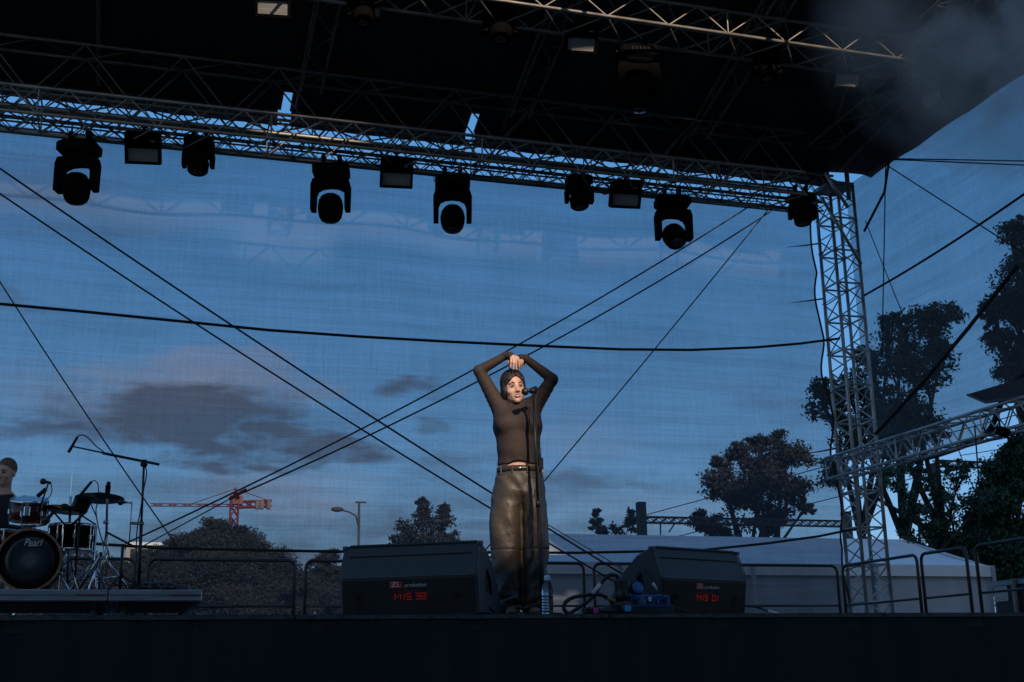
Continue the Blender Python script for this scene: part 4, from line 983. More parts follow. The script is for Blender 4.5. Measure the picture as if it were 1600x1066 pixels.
    for sx in (-1, 1):
        m = MB(); m.lathe([(0, 0), (.05, 0), (.058, .004), (.062, .001)], (sx*(hw-.0005), .22, .215), (sx, 0, 0), 20, .75, 1.25); hh = m.build('side_handle', M['cab_dark'], root, True)
        m = MB(); m.tube([(sx*(hw+.003), .20, .285), (sx*(hw+.010), .25, .22), (sx*(hw+.003), .285, .13)], .010, 6); m.build('side_trim', M['cab'], root, True)
        m = MB(); m.box((sx*(hw-.006), .085, .438), (.028, .04, .022)); m.build('corner_plate', M['grille'], root)
    p = aY(x0px, y0px, Yp); root.location = (p[0], p[1], DZ); root.rotation_euler = (0, 0, yaw); return root
monitor(636, 958, 7.62, radians(-17-15), .92, 'black wedge monitor left of the singer, red display reading MIS 32', 'MIS  32')
monitor(1106, 958, 7.72, radians(-17+39), .86, 'black wedge monitor right of the singer behind the blue sockets, reading MIS 01', 'MIS   01', True)

# ------------------------------------------------------------------ power box and cables
YP = 7.55
db = empty('power_distributor', (aY(1010, 958, YP)[0], YP, DZ), 'flat black power box carrying blue sockets on the stage edge', 'power box')
kx = (aY(1050, 950, YP)[0]-aY(970, 950, YP)[0])
x0 = aY(953, 950, YP)[0]; x1 = aY(1053, 950, YP)[0]; hb_ = aY(1000, 945, YP)[2]-DZ
MB().bbox(((x0+x1)/2, YP+.06, DZ+hb_/2), (x1-x0, .13, hb_), .006).build('box', M['case'], db)
m = MB(); m.box(((x0+x1)/2+.03, YP-.002, DZ+hb_-.004), (x1-x0-.10, .012, .008)); m.build('edge_strip', M['blue'], db)
for (xa_, xb_, yt, lid) in ((985, 1003, 929, 1), (1008, 1026, 929, 0), (1029, 1048, 929, 0)):
    A = aY(xa_, 945, YP)[0]; B = aY(xb_, 945, YP)[0]; h = aY(1000, yt, YP)[2]-DZ-hb_
    m = MB(); w = B-A; xm = (A+B)/2; m.bbox((xm, YP+.05, DZ+hb_+h*.40), (w, .075, h*.8), .008); m.bbox((xm-w*.28, YP+.05, DZ+hb_+h*.78), (w*.4, .07, h*.5), .006)
    m.bbox((xm+w*.22, YP+.03, DZ+hb_+h*.78), (w*.36, .06, h*.34), .006); m.tube([(xm-w*.5, YP+.01, DZ+hb_+h*.86), (xm+w*.5, YP+.01, DZ+hb_+h*.86)], .006, 6)
    so = m.build('socket', M['blue'], db)
    m = MB(); m.box((xm-w*.05, YP+.008, DZ+hb_+h*.35), (w*.5, .004, h*.4)); m.build('hatch', M['cab_dark'], so)
    if lid:
        c = aY(996, 919, YP); m = MB(); m.lathe([(0, 0), (.036, 0), (.040, .004), (.040, .012), (.030, .016), (0, .016)], c, (.15, -1, .2), 24); m.build('lid', M['blue'], so, True)
m = MB(); p = aY(1015.5, 936, YP-.02); m.box(p, (.022, .004, .028)); m.build('label_plate', M['tape'], db)
m = MB(); c = aY(978, 951, YP-.03); m.lathe([(0, -.02), (.036, -.02), (.038, .02), (.034, .026), (0, .026)], c, (0, -1, 0), 20); inl = m.build('inlet', M['rubber'], db, True)
m = MB(); m.box(c+np.array([0, -.028, 0]), (.038, .006, .036)); m.build('blue_cover', M['cyan'], inl)
pl = empty('power_plug', aY(971, 945, YP+.02), 'fat ribbed black power plug standing upright in the power box', 'plug')
a_ = aY(973, 940, YP+.03); b_ = aY(968, 903, YP+.03); m = MB(); m.tube([a_, a_*.55+b_*.45, a_*.5+b_*.5, b_*.9+a_*.1, b_], [.050, .048, .040, .040, .030], 14); m.build('body', M['rubber'], pl, True)
for k in range(5):
    c = a_*(.5-.09*k)+b_*(.5+.09*k); MB().lathe([(.041, -.004), (.045, 0), (.041, .004)], c, b_-a_, 14).build('rib', M['rubber'], pl, True)
p2 = empty('power_plug', aY(991, 915, YP+.04), 'slimmer black plug rising behind the round blue lid', 'plug')
MB().tube([aY(988, 926, YP+.06), aY(990, 908, YP+.06), aY(993, 903, YP+.06)], [.026, .028, .012], 12).build('body', M['rubber'], p2, True)
E_ = lambda x, y, Y=YP+.03: aY(x, y, Y)
cable([E_(968, 904), E_(962, 899), E_(952, 899), E_(942, 908), E_(934, 922), E_(921, 938), E_(905, 949), E_(893, 957), E_(886, 961)], .012, 'thick black cable curving down left from the fat plug')
cable([E_(958, 943), E_(948, 934), E_(935, 929), E_(915, 930), E_(895, 934), E_(884, 941), E_(881, 950), E_(885, 957), E_(893, 961)], .013, 'thick black cable looping left from the power box along the deck')
mb = MB(); mb.tube([E_(938, 913, YP+.025), E_(926, 928, YP+.025)], .0145, 10); top(mb, 'cable_label', M['tape'], 'white tape sleeve on the upper looping cable', 'tape', smooth=True)
mb = MB(); mb.tube([E_(950, 934, YP+.0), E_(961, 941, YP+.0)], .0155, 10); top(mb, 'cable_gland', M['wood'], 'tan cable gland where the lower cable enters the power box', 'connector', smooth=True)
cable([E_(993, 904, YP+.06), E_(994, 896, YP+.06), E_(996, 889, YP+.08)], .008, 'short grey cable rising behind the round blue lid')
cable([E_(1036, 928, YP+.06), E_(1028, 916, YP+.07), E_(1017, 902, YP+.10), E_(1006, 888, YP+.16)], .007, 'thin cable rising from the right blue socket towards the speaker')
mb = MB(); mb.tube([E_(1030, 925, YP+.055), E_(1020, 911, YP+.065)], .010, 8); top(mb, 'cable_label', M['tape'], 'pinkish white sleeve on the cable above the right blue socket', 'tape', smooth=True)
cable([E_(1053, 949), E_(1064, 953), E_(1078, 957)], .007, 'grey cable leaving the right end of the power box')
cable([E_(1168, 947, 7.9), E_(1180, 948, 7.9), E_(1190, 951, 7.85), E_(1200, 955, 7.7), E_(1208, 957, 7.6)], .009, 'black cable emerging right of the right speaker')
mb = MB(); mb.tube([E_(1200, 955, 7.62), E_(1212, 958, 7.6), E_(1217, 959, 7.58)], [.012, .010, .006], 8); top(mb, 'cable_connector', M['tape'], 'white connector lying on the deck edge right of the right speaker', 'connector', smooth=True)
mb = MB(); p = E_(926, 957, 7.5); mb.bbox((p[0], 7.52, DZ+.022), (.12, .05, .04), .008); mb.tube([(p[0]+.06, 7.52, DZ+.02), (p[0]+.18, 7.54, DZ+.018)], .016, 10); mb.tube([(p[0]-.02, 7.5, DZ+.03), (p[0]-.02, 7.5, DZ+.045)], .01, 8)
top(mb, 'cable_coupler', M['rubber'], 'black cable coupler lying on the deck left of the power box', 'connector')
mb = MB(); p = E_(931, 957, 7.49); mb.bbox((p[0], 7.485, DZ+.018), (.032, .02, .036), .005); top(mb, 'connector_sleeve', M['pinkp'], 'small pink sleeve on the cable coupler left of the power box', 'connector')
cable([E_(740, 946, 7.55), E_(752, 944, 7.55), E_(764, 948, 7.6), E_(774, 957, 7.6)], .010, 'black speaker cable plugged into the right side of the left speaker')

# water bottle
bx = aY(856, 955, 7.55)
bt = empty('water_bottle', (bx[0], 7.55, DZ), 'clear plastic water bottle with a pale cap at the singer\'s feet', 'bottle')
H = aY(856, 899, 7.55)[2]-DZ
prof = [(0, .0), (.030, 0), (.036, .006)]
z = .006
for k in range(6): prof += [(.0375, z+.004), (.0375, z+.014), (.0345, z+.018)]; z += .0185
prof += [(.036, z+.006), (.038, z+.025), (.037, z+.05), (.031, z+.07), (.020, z+.088), (.0135, z+.098), (.0135, H-.028), (0, H-.028)]
MB().lathe(prof, (bx[0], 7.55, DZ), (0, 0, 1), 32).build('body', M['bottle'], bt, True)
MB().lathe([(0, H-.034), (.019, H-.034), (.020, H-.03), (.019, H-.006), (.013, H), (0, H)], (bx[0], 7.55, DZ), (0, 0, 1), 24).build('cap', M['cap'], bt, True)
# microphone stand
YM = 7.72
ms_ = empty('microphone_stand', (aY(846, 958, YM)[0], YM, DZ), 'straight black microphone stand in front of the singer', 'stand')
t_ = aY(833, 613, YM); b_ = np.array([aY(848, 958, YM)[0], YM, DZ]); jn = b_+(t_-b_)*.49
MB().tube([b_, jn], .0125, 12).build('lower_tube', M['black'], ms_, True)
MB().tube([jn, t_], .0085, 12).build('upper_tube', M['black'], ms_, True)
MB().tube([b_+(t_-b_)*.475, b_+(t_-b_)*.505], .016, 12).build('clutch', M['black'], ms_, True)
m = MB(); m.lathe([(0, 0), (.13, 0), (.135, .006), (.13, .014), (.03, .022), (.016, .04), (0, .04)], b_, (0, 0, 1), 32); m.build('base', M['black'], ms_, True)
m = MB(); m.tube([aY(829, 611, YM), aY(836, 611, YM+.01)], .019, 12); m.tube([t_, aY(833, 609, YM)], .012, 8); m.build('clip', M['black'], ms_, True)
mi = empty('microphone', aY(830, 610, YM), 'black handheld-style microphone on the stand at the singer\'s chin', 'microphone')
MB().tube([aY(825, 611, YM-.0), aY(838, 607, YM+.02)], [.013, .017], 12).build('body', M['black'], mi, True)
m = MB(); m.ball(aY(820.5, 612, YM-.005), .026, 16, 12); m.build('grille', M['micgrille'], mi, True)
m = MB(); m.lathe([(.018, -.006), (.024, -.004), (.024, .004), (.018, .006)], aY(824.5, 611, YM), rt, 16); m.build('collar', M['chrome'], mi, True)
cable([aY(839, 607, YM+.02), aY(841, 611, YM+.02), aY(837, 625, YM+.01), aY(837.5, 660, YM+.0), aY(839.5, 720, YM), aY(843, 790, YM), aY(847, 860, YM), aY(849.5, 910, YM), aY(846, 952, YM-.03), aY(838, 957, YM-.05)], .003, 'thin cable running down along the microphone stand')

# ------------------------------------------------------------------ implicit-surface figures
class Field:
    def __init__(s, lo, hi, h):
        s.lo = np.array(lo, float); s.h = h; s.n = np.ceil((np.array(hi)-s.lo)/h).astype(int)+1
        s.D = np.full(tuple(s.n), .2, np.float32)
    def sub(s, lo, hi):
        a = np.clip(np.floor((np.array(lo)-s.lo)/s.h).astype(int), 0, s.n-1); b = np.clip(np.ceil((np.array(hi)-s.lo)/s.h).astype(int)+1, 1, s.n)
        sl_ = tuple(slice(a[i], b[i]) for i in range(3))
        g_ = [s.lo[i]+s.h*np.arange(a[i], b[i]) for i in range(3)]
        return sl_, g_[0][:, None, None], g_[1][None, :, None], g_[2][None, None, :]
    def comb(s, sl_, d, k, op):
        D = s.D[sl_]; d = np.broadcast_to(d, D.shape)
        if op == 'sub': d = -d; 
        if op == 'add':
            hh = np.maximum(k-np.abs(D-d), 0)/k if k > 0 else 0; r = np.minimum(D, d)-hh*hh*k/4
        else:
            hh = np.maximum(k-np.abs(D-d), 0)/k if k > 0 else 0; r = np.maximum(D, d)+hh*hh*k/4
        s.D[sl_] = r
    def ell(s, c, r, k=.02, op='add', R=None):
        c = np.array(c, float); r = np.array(r if hasattr(r, '__len__') else (r,)*3, float); pad = r.max()+k+.02 if R is not None else r+k+.02
        sl_, x, y, z = s.sub(c-pad, c+pad); x, y, z = x-c[0], y-c[1], z-c[2]
        if R is not None:
            R = np.array(R); X = R[0, 0]*x+R[1, 0]*y+R[2, 0]*z; Y = R[0, 1]*x+R[1, 1]*y+R[2, 1]*z; Z = R[0, 2]*x+R[1, 2]*y+R[2, 2]*z; x, y, z = X, Y, Z
        k0 = np.sqrt((x/r[0])**2+(y/r[1])**2+(z/r[2])**2); k1 = np.sqrt((x/r[0]**2)**2+(y/r[1]**2)**2+(z/r[2]**2)**2)+1e-9
        s.comb(sl_, k0*(k0-1)/k1, k, op)
    def cone(s, a, b, ra, rb, k=.02, op='add', flat=None):
        a = np.array(a, float); b = np.array(b, float); m_ = max(ra, rb)*(1 if flat is None else 1.6)+k+.02
        sl_, x, y, z = s.sub(np.minimum(a, b)-m_, np.maximum(a, b)+m_); d = b-a; L2 = d@d
        t = np.clip(((x-a[0])*d[0]+(y-a[1])*d[1]+(z-a[2])*d[2])/L2, 0, 1)
        fx = 1 if flat is None else flat[0]; fy = 1 if flat is None else flat[1]
        q = np.sqrt(((x-a[0]-t*d[0])/fx)**2+((y-a[1]-t*d[1])/fy)**2+(z-a[2]-t*d[2])**2)-(ra+(rb-ra)*t)
        s.comb(sl_, q, k, op)
    def loft(s, secs, k=.02, disp=None, op='add'):
        """stack of super-ellipse sections (z, cx, cy, rx, ry), ascending z"""
        S = np.array(secs, float); zz = S[:, 0]; pad = .03+k
        lo = (S[:, 1].min()-S[:, 3].max()-pad, S[:, 2].min()-S[:, 4].max()-pad, zz[0]-pad); hi = (S[:, 1].max()+S[:, 3].max()+pad, S[:, 2].max()+S[:, 4].max()+pad, zz[-1]+pad)
        sl_, x, y, z = s.sub(lo, hi); zc = np.clip(z, zz[0], zz[-1])
        ip = lambda q: np.interp(zc.ravel(), zz, S[:, q]).reshape(zc.shape)
        # smooth the piecewise-linear profile
        cx, cy, rx, ry = (sum(np.interp((zc+o).ravel(), zz, S[:, q]).reshape(zc.shape) for o in (-.02, 0, .02))/3 for q in (1, 2, 3, 4))
        u = (x-cx)/rx; v_ = (y-cy)/ry; k0 = np.sqrt(u*u+v_*v_); k1 = np.sqrt((u/rx)**2+(v_/ry)**2)+1e-9
        d = k0*(k0-1)/k1
        if disp is not None: d = d-disp(x, y, z)
        d = np.maximum(d, np.maximum(zz[0]-z, z-zz[-1])); s.comb(sl_, d, k, op)
    def cut(s, fn):      # intersect with a half space etc.: fn(x,y,z) > 0 removed
        sl_, x, y, z = s.sub(s.lo, s.lo+s.n*s.h); s.D = np.maximum(s.D, np.broadcast_to(fn(x, y, z), s.D.shape)).astype(np.float32)
    def mesh(s, name, m, parent, smooth_it=2):
        D = s.D; D[0], D[-1] = .1, .1; D[:, 0] = .1; D[:, -1] = .1; D[:, :, 0] = .1; D[:, :, -1] = .1
        neg = D < 0; c = [np.s_[:-1], np.s_[1:]]
        cnt = sum(neg[c[i], c[j], c[k]].astype(np.int8) for i in (0, 1) for j in (0, 1) for k in (0, 1))
        act = (cnt > 0) & (cnt < 8); idx = -np.ones(act.shape, np.int64); I = np.argwhere(act); idx[act] = np.arange(len(I))
        acc = np.zeros((len(I), 3)); w = np.zeros(len(I)); g_ = {}
        for i in (0, 1):
            for j in (0, 1):
                for k in (0, 1): g_[i, j, k] = D[I[:, 0]+i, I[:, 1]+j, I[:, 2]+k]
        E = [((a, b, 0), (a, b, 1)) for a in (0, 1) for b in (0, 1)]+[((a, 0, b), (a, 1, b)) for a in (0, 1) for b in (0, 1)]+[((0, a, b), (1, a, b)) for a in (0, 1) for b in (0, 1)]
        for p, q in E:
            dp, dq = g_[p], g_[q]; mk = (dp < 0) != (dq < 0); t = np.where(mk, dp/(dp-dq+1e-12), 0)
            P_ = np.array(p)+t[:, None]*(np.array(q)-np.array(p)); acc += P_*mk[:, None]; w += mk
        V = (I+acc/w[:, None])*s.h+s.lo
        quads = []
        for ax_ in range(3):
            o1, o2 = [(1, 2), (2, 0), (0, 1)][ax_]
            A = [slice(None)]*3; B = [slice(None)]*3; A[ax_] = slice(0, -1); B[ax_] = slice(1, None)
            ch_ = neg[tuple(A)] != neg[tuple(B)]; J = np.argwhere(ch_); J = J[(J[:, o1] > 0) & (J[:, o2] > 0) & (J[:, o1] < s.n[o1]-1) & (J[:, o2] < s.n[o2]-1)]
            e1 = np.zeros(3, int); e1[o1] = 1; e2 = np.zeros(3, int); e2[o2] = 1
            q = np.stack([idx[tuple((J-e1-e2).T)], idx[tuple((J-e2).T)], idx[tuple(J.T)], idx[tuple((J-e1).T)]], 1)
            fl = ~neg[tuple(J.T)]; q[fl] = q[fl][:, ::-1]; quads.append(q)
        Q_ = np.concatenate(quads); Q_ = Q_[(Q_ >= 0).all(1)]
        for _ in range(smooth_it):
            sm = np.zeros_like(V); ct = np.zeros(len(V))
            for a, b in ((0, 1), (1, 2), (2, 3), (3, 0)):
                np.add.at(sm, Q_[:, a], V[Q_[:, b]]); np.add.at(sm, Q_[:, b], V[Q_[:, a]]); np.add.at(ct, Q_[:, a], 1); np.add.at(ct, Q_[:, b], 1)
            V = V*.45+.55*sm/np.maximum(ct, 1)[:, None]
        me = bpy.data.meshes.new(name); me.vertices.add(len(V)); me.vertices.foreach_set('co', V.astype(np.float32).ravel())
        n = len(Q_); me.loops.add(4*n); me.loops.foreach_set('vertex_index', Q_.astype(np.int32).ravel()); me.polygons.add(n)
        me.polygons.foreach_set('loop_start', np.arange(0, 4*n, 4, dtype=np.int32)); me.polygons.foreach_set('loop_total', np.full(n, 4, np.int32))
        me.materials.append(m); me.update(calc_edges=True); me.validate(); me.shade_smooth()
        o = bpy.data.objects.new(name, me); col.objects.link(o); o.parent = parent; return o
def head_sdf(F, hc, R, S=.92, neck=None):
    """head sculpt, hc = point between the eyes (head centre), R = 3x3 rotation"""
    Rn = np.array(R)
    T = lambda p: hc+Rn @ (np.array(p)*S)
    e = lambda c, r, k=.02, op='add': F.ell(T(c), np.array(r)*S, k, op, Rn)
    e((0, .02, .045), (.076, .096, .092)); e((0, -.025, -.015), (.062, .070, .085), .03); e((0, -.032, -.072), (.052, .050, .038), .035)
    e((0, -.076, -.098), (.020, .016, .016), .02)
    for sx in (-1, 1):
        e((sx*.040, -.064, -.030), (.025, .022, .020), .022); e((sx*.030, -.096, .006), (.014, .010, .009), .012, 'sub')
        F.cone(T((sx*.012, -.088, .024)), T((sx*.045, -.076, .026)), .008*S, .006*S, .012)
        e((sx*.077, .012, -.008), (.010, .020, .030), .006); F.cone(T((sx*.011, -.098, -.033)), T((sx*.011, -.092, -.034)), .0075*S, .007*S, .006)
        F.cone(T((sx*.020, -.090, -.040)), T((sx*.036, -.078, -.066)), .004, .004, .012)
    F.cone(T((0, -.088, .010)), T((0, -.106, -.028)), .0075*S, .0105*S, .010)
    return T
def face_parts(T, Rn, S, body, lipc=True):
    for sx in (-1, 1):
        m = MB(); m.ball(T((sx*.030, -.0805, .002)), (.0125*S, .0105*S, .0068*S), 14, 10); ey = m.build('eye', M['eyew'], body, True)
        m = MB(); m.ball(T((sx*.0305, -.0875, .002)), (.0055*S, .0045*S, .0058*S), 12, 8); m.build('iris', M['iris'], ey, True)
        MB().tube([T((sx*.016, -.0885, .002)), T((sx*.024, -.0935, .0075)), T((sx*.034, -.0925, .0072)), T((sx*.046, -.080, .001))], [.0012, .0026, .0026, .0014], 6).build('eyelid', M['hair'], body, True)
        MB().tube([T((sx*.018, -.090, -.004)), T((sx*.030, -.092, -.0065)), T((sx*.042, -.084, -.002))], [.0012, .002, .0012], 6).build('lower_lid', M['skin2'], body, True)
        MB().tube([T((sx*.013, -.096, .024)), T((sx*.028, -.094, .031)), T((sx*.048, -.080, .025))], [.003, .0032, .0014], 6).build('eyebrow', M['hair'], body, True)
    if lipc:
        m = MB(); m.tube([T((-.030, -.072, -.0525)), T((-.018, -.0865, -.0620)), T((0, -.0925, -.0655)), T((.018, -.0865, -.0620)), T((.030, -.072, -.0525))], [.002, .0058, .0066, .0058, .002], 8); m.build('teeth', M['teeth'], body, True)
        m = MB(); m.tube([T((-.036, -.068, -.0480)), T((-.022, -.086, -.0560)), T((-.006, -.0975, -.0580)), T((0, -.098, -.0590)), T((.006, -.0975, -.0580)), T((.022, -.086, -.0560)), T((.036, -.068, -.0480))], [.0014, .0028, .0034, .003, .0034, .0028, .0014], 8)
        m.tube([T((-.036, -.068, -.0480)), T((-.022, -.085, -.0665)), T((-.008, -.0955, -.0735)), T((.008, -.0955, -.0735)), T((.022, -.085, -.0665)), T((.036, -.068, -.0480))], [.0014, .0034, .0046, .0046, .0034, .0014], 8)
        m.build('lips', M['lip'], body, True)
def hand(F, wrist, palm, tips, roots, thumb, r=.0085):
    F.cone(wrist, palm, .021, .020, .015)
    for a, b in zip(roots, tips):
        a = np.array(a); b = np.array(b); mid = (a+b)/2+np.array([0, -.014, .006])
        F.cone(palm, a, .015, r*1.1, .006); F.cone(a, mid, r*1.05, r, .004); F.cone(mid, b, r, r*.82, .004)
    F.cone(np.array(palm)*.6+np.array(wrist)*.4, thumb[0], .014, .011, .01); F.cone(thumb[0], thumb[1], .011, .009, .005)

# ------------------------------------------------------------------ singer
SY = 8.0; base = aY(812, 960, SY); KX = 232.0
ROZ = radians(-17)
def W_(px, py, yl=0.0):
    z = aY(812, py, SY)[2]-DZ
    return np.array([(px-812)/KX*(1+yl/8.4), yl, z+yl*(z+DZ-CAM[2])/8.35])
sg = empty('person', (base[0], SY, DZ), 'woman in sheer brown top and leather trousers with both hands on her head', 'person')
F = Field((-.34, -.22, -.02), (.34, .20, 1.85), .004)
hy = -.02
yawH = radians(14); Rh = np.array(Euler((radians(4), radians(-6), yawH)).to_matrix())
hc = W_(808, 607, -.02)
T = head_sdf(F, hc, Rh, 1.0)
F.cone(W_(811, 648, .025), hc+Rh @ np.array([0, .018, -.07]), .050, .050, .02)
shL, shR = W_(785, 638, .01), W_(842, 635, .01); elL, elR = W_(752, 579, -.03), W_(872, 594, -.03); wrL, wrR = W_(796, 556, -.06), W_(829, 561, -.06)
# torso of the body under the clothes
TS = [(W_(0, 785)[2], .012, .01, .12, .07), (W_(0, 750)[2], .012, 0, .145, .100), (W_(0, 722)[2], .010, -.005, .135, .100), (W_(0, 690)[2], .010, -.002, .135, .100), (W_(0, 660)[2], .008, 0, .145, .108), (W_(0, 645)[2], .006, .01, .10, .070), (W_(0, 636)[2], .005, .012, .05, .045)]
F.loft(TS, .03)
for a, b, c in ((shL, elL, wrL), (shR, elR, wrR)): F.cone(a, b, .046, .036, .03); F.cone(b, c, .035, .021, .01)
for sx, (kx_, ky_) in ((-1, (793, 870)), (1, (837, 870))):
    F.cone(W_(797 if sx < 0 else 830, 790, .01), W_(kx_, ky_, .0), .07, .05, .03); F.cone(W_(kx_, ky_, -.01), W_(kx_+1, 945, .02), .05, .035, .02)
pL = W_(804, 556.5, -.085); pR = W_(820, 560, -.055)
hand(F, wrL, pL, [W_(803.5, 574.5, -.115), W_(808.3, 577.5, -.125), W_(813.3, 577.5, -.128), W_(818.5, 574.5, -.120)], [W_(805, 561, -.105), W_(808.8, 561.5, -.112), W_(812.6, 561, -.113), W_(816.2, 559.5, -.108)], (W_(801, 567, -.07), W_(803, 576, -.05)), .0078)
hand(F, wrR, pR, [W_(823.5, 573, -.06), W_(821.5, 577, -.055), W_(817.5, 579, -.045), W_(813.5, 579, -.035)], [W_(823.5, 565, -.08), W_(820, 566, -.08), W_(816.5, 566.5, -.075), W_(813, 566.5, -.065)], (W_(825, 569, -.035), W_(819, 574, -.015)), .0078)
body = F.mesh('body', M['skin'], sg, 1)
# MB.build subtracts the world offset of the parent; face parts are local, so shift them there
sgo = np.array(woff(sg)); T2 = lambda p: T(p)+sgo
face_parts(T2, Rh, 1.0, body)
# hair
F = Field(hc-np.array([.16, .17, .17]), hc+np.array([.16, .19, .19]), .004)
hT = lambda p: hc+Rh @ (np.array(p)*1.0)
F.ell(hT((0, .020, .048)), (.087, .106, .092), .01, 'add', Rh); F.ell(hT((0, .055, -.03)), (.078, .055, .075), .03, 'add', Rh); F.ell(hT((-.068, .005, -.025)), (.024, .045, .065), .02, 'add', Rh); F.ell(hT((.068, .005, -.01)), (.020, .042, .05), .02, 'add', Rh)
F.ell(hT((.004, -.118, -.016)), (.060, .096, .098), .010, 'sub', Rh)
sl_, x, y, z = F.sub(F.lo, F.lo+F.n*F.h); an = np.arctan2(x-hc[0], (y-hc[1])+.02*0+1e-6)
F.D = (F.D+.0011*np.sin(an*34+6*np.sin((z-hc[2])*20))+.0009*np.sin(an*71+z*40)).astype(np.float32)
F.mesh('hair', M['hair'], body, 1)
# sheer top
F = Field((-.38, -.22, .98), (.38, .22, 1.84), .005)
z_ = lambda py: W_(0, py)[2]
X_ = lambda px: (px-812)/KX
def sec(py, l, r, cy, ry): return (z_(py), (X_(l)+X_(r))/2, cy, (X_(r)-X_(l))/2, ry)
TOP = [sec(728, 780, 850, -.008, .118), sec(715, 780.5, 849.5, -.006, .116), sec(700, 779.5, 849.5, -.004, .114), sec(680, 778, 850, 0, .118), sec(668, 777.5, 850.5, 0, .120), sec(655, 778, 849.5, .002, .116), sec(645, 783, 845, .006, .10), sec(636, 793, 834, .012, .078), sec(630, 800, 826, .018, .060)]
def fold(x, y, z): return .0016*np.sin(z*58+x*14)*(z < 1.2)+.0014*np.sin(x*70+z*22+3)*np.clip((1.16-z)/.1, 0, 1)
F.loft(TOP, .02, fold)
for sx, cx in ((-1, 795), (1, 835)): F.ell(W_(cx, 662, -.072), (.074, .060, .062), .05)
F.ell(W_(812, 700, -.07), (.085, .055, .09), .05)
for a, b, c, s_ in ((shL, elL, wrL, -1), (shR, elR, wrR, 1)):
    F.cone(a, b, .060, .041, .055); F.cone(b, c, .040, .027, .012); F.cone(c, c*.1+(pL if s_ < 0 else pR)*.9, .027, .029, .012); F.cone(a*.7+W_(812, 636, .01)*.3, W_(a[0]*KX+812, 668, .01)*.9+W_(812, 668, .01)*.1, .05, .055, .05)
    mid = a*.5+b*.5
F.cone(W_(811, 642, .018), W_(809, 630, .0), .072, .063, .03)
# hollow the sleeves' and collar's mouth so that skin comes out of them
F.cone(hc+Rh @ np.array([0, .01, -.04]), W_(810, 625, .012), .046, .040, .004, 'sub')
sl_, x, y, z = F.sub(F.lo, F.lo+F.n*F.h)
F.D = (F.D+.0013*np.sin((z*1.0+np.abs(x)*.7)*95+4*np.sin(z*17))*1.0*np.clip((np.abs(x)-.15)/.06, 0, 1)*np.clip((z-1.3)/.1, 0, 1)).astype(np.float32)
hem = lambda x, y, z: (z_(731.5)+.034*np.exp(-((x-.01)/.085)**2)*(y < 0))-z+0*x
F.cut(hem)
F.mesh('top', M['shirt'], sg, 1)
# trousers
F = Field((-.25, -.22, -.01), (.27, .22, 1.06), .005)
def lsec(py, l, r, cy, ry): return sec(py, l, r, cy, ry)
HIP = [lsec(786, 775, 853, .01, .09), lsec(778, 772, 857.0, .005, .125), lsec(765, 774, 856, 0, .132), lsec(750, 776.5, 854, -.003, .128), lsec(740, 779, 852, -.004, .122), lsec(732, 780.5, 850.5, -.005, .119)]
def vf(ph, sgn):
    return lambda x, y, z: (.0055*np.sin(x*46+ph+4*np.sin(z*5+ph)+3*np.sin(z*11))*np.sin(z*7+ph) + .0035*np.abs(np.sin(z*31+x*33*sgn+3*np.sin(x*25)+ph))*np.sin(z*6+x*9+ph*2) + .0035*np.sin(z*34+x*40*sgn+ph)*np.clip((z-.68)/.15, 0, 1)
        + .011*np.sin(z*62+x*22*sgn+ph)*np.clip((.20-z)/.14, 0, 1) + .0035*np.sin(z*26-x*30*sgn+ph)*np.clip((.55-z)/.1, 0, 1)*np.clip((z-.15)/.1, 0, 1)
        - .004*np.exp(-((z-.445)/.006)**2)*(y < .05))
LL = [lsec(958, 778, 812, .02, .10), lsec(950, 774, 815, .012, .115), lsec(936, 773, 817, .005, .115), lsec(915, 771, 817.5, 0, .112), lsec(890, 769.5, 818, 0, .113), lsec(862, 767.5, 818, 0, .118), lsec(840, 766, 818, 0, .122), lsec(820, 766, 818.5, 0, .126), lsec(800, 767.5, 820, 0, .130), lsec(782, 771, 820, 0, .128), lsec(765, 776, 816, 0, .115), lsec(752, 782, 812, 0, .09)]
RR = [lsec(958, 815, 846, .03, .095), lsec(950, 815, 848, .02, .11), lsec(936, 816, 851, .012, .11), lsec(915, 817, 854, .008, .108), lsec(890, 818, 857, .005, .11), lsec(862, 818.5, 859, .005, .115), lsec(840, 818.5, 860, .005, .12), lsec(820, 818, 860, .003, .124), lsec(800, 816, 859.5, 0, .128), lsec(782, 814, 857.0, 0, .128), lsec(765, 818, 853, 0, .115), lsec(752, 822, 848, 0, .09)]
F.loft(HIP, .01, lambda x, y, z: .003*np.sin(x*60+z*30)*np.clip((1.0-z)/.1, 0, 1)+.0045*np.sin(z*50-np.abs(x-.02)*60)*np.clip((.95-z)/.1, 0, 1))
F.loft(LL, .05, vf(0.6, 1)); F.loft(RR, .03, vf(2.1, -1))
# crotch seam and fly
F.cone(W_(817.5, 786, -.145), W_(818, 742, -.135), .007, .005, .012, 'sub'); F.ell((X_(817.3), -.115, .33), (.011, .070, .46), .020, 'sub'); F.ell((X_(817.3), .12, .25), (.011, .075, .46), .014, 'sub')
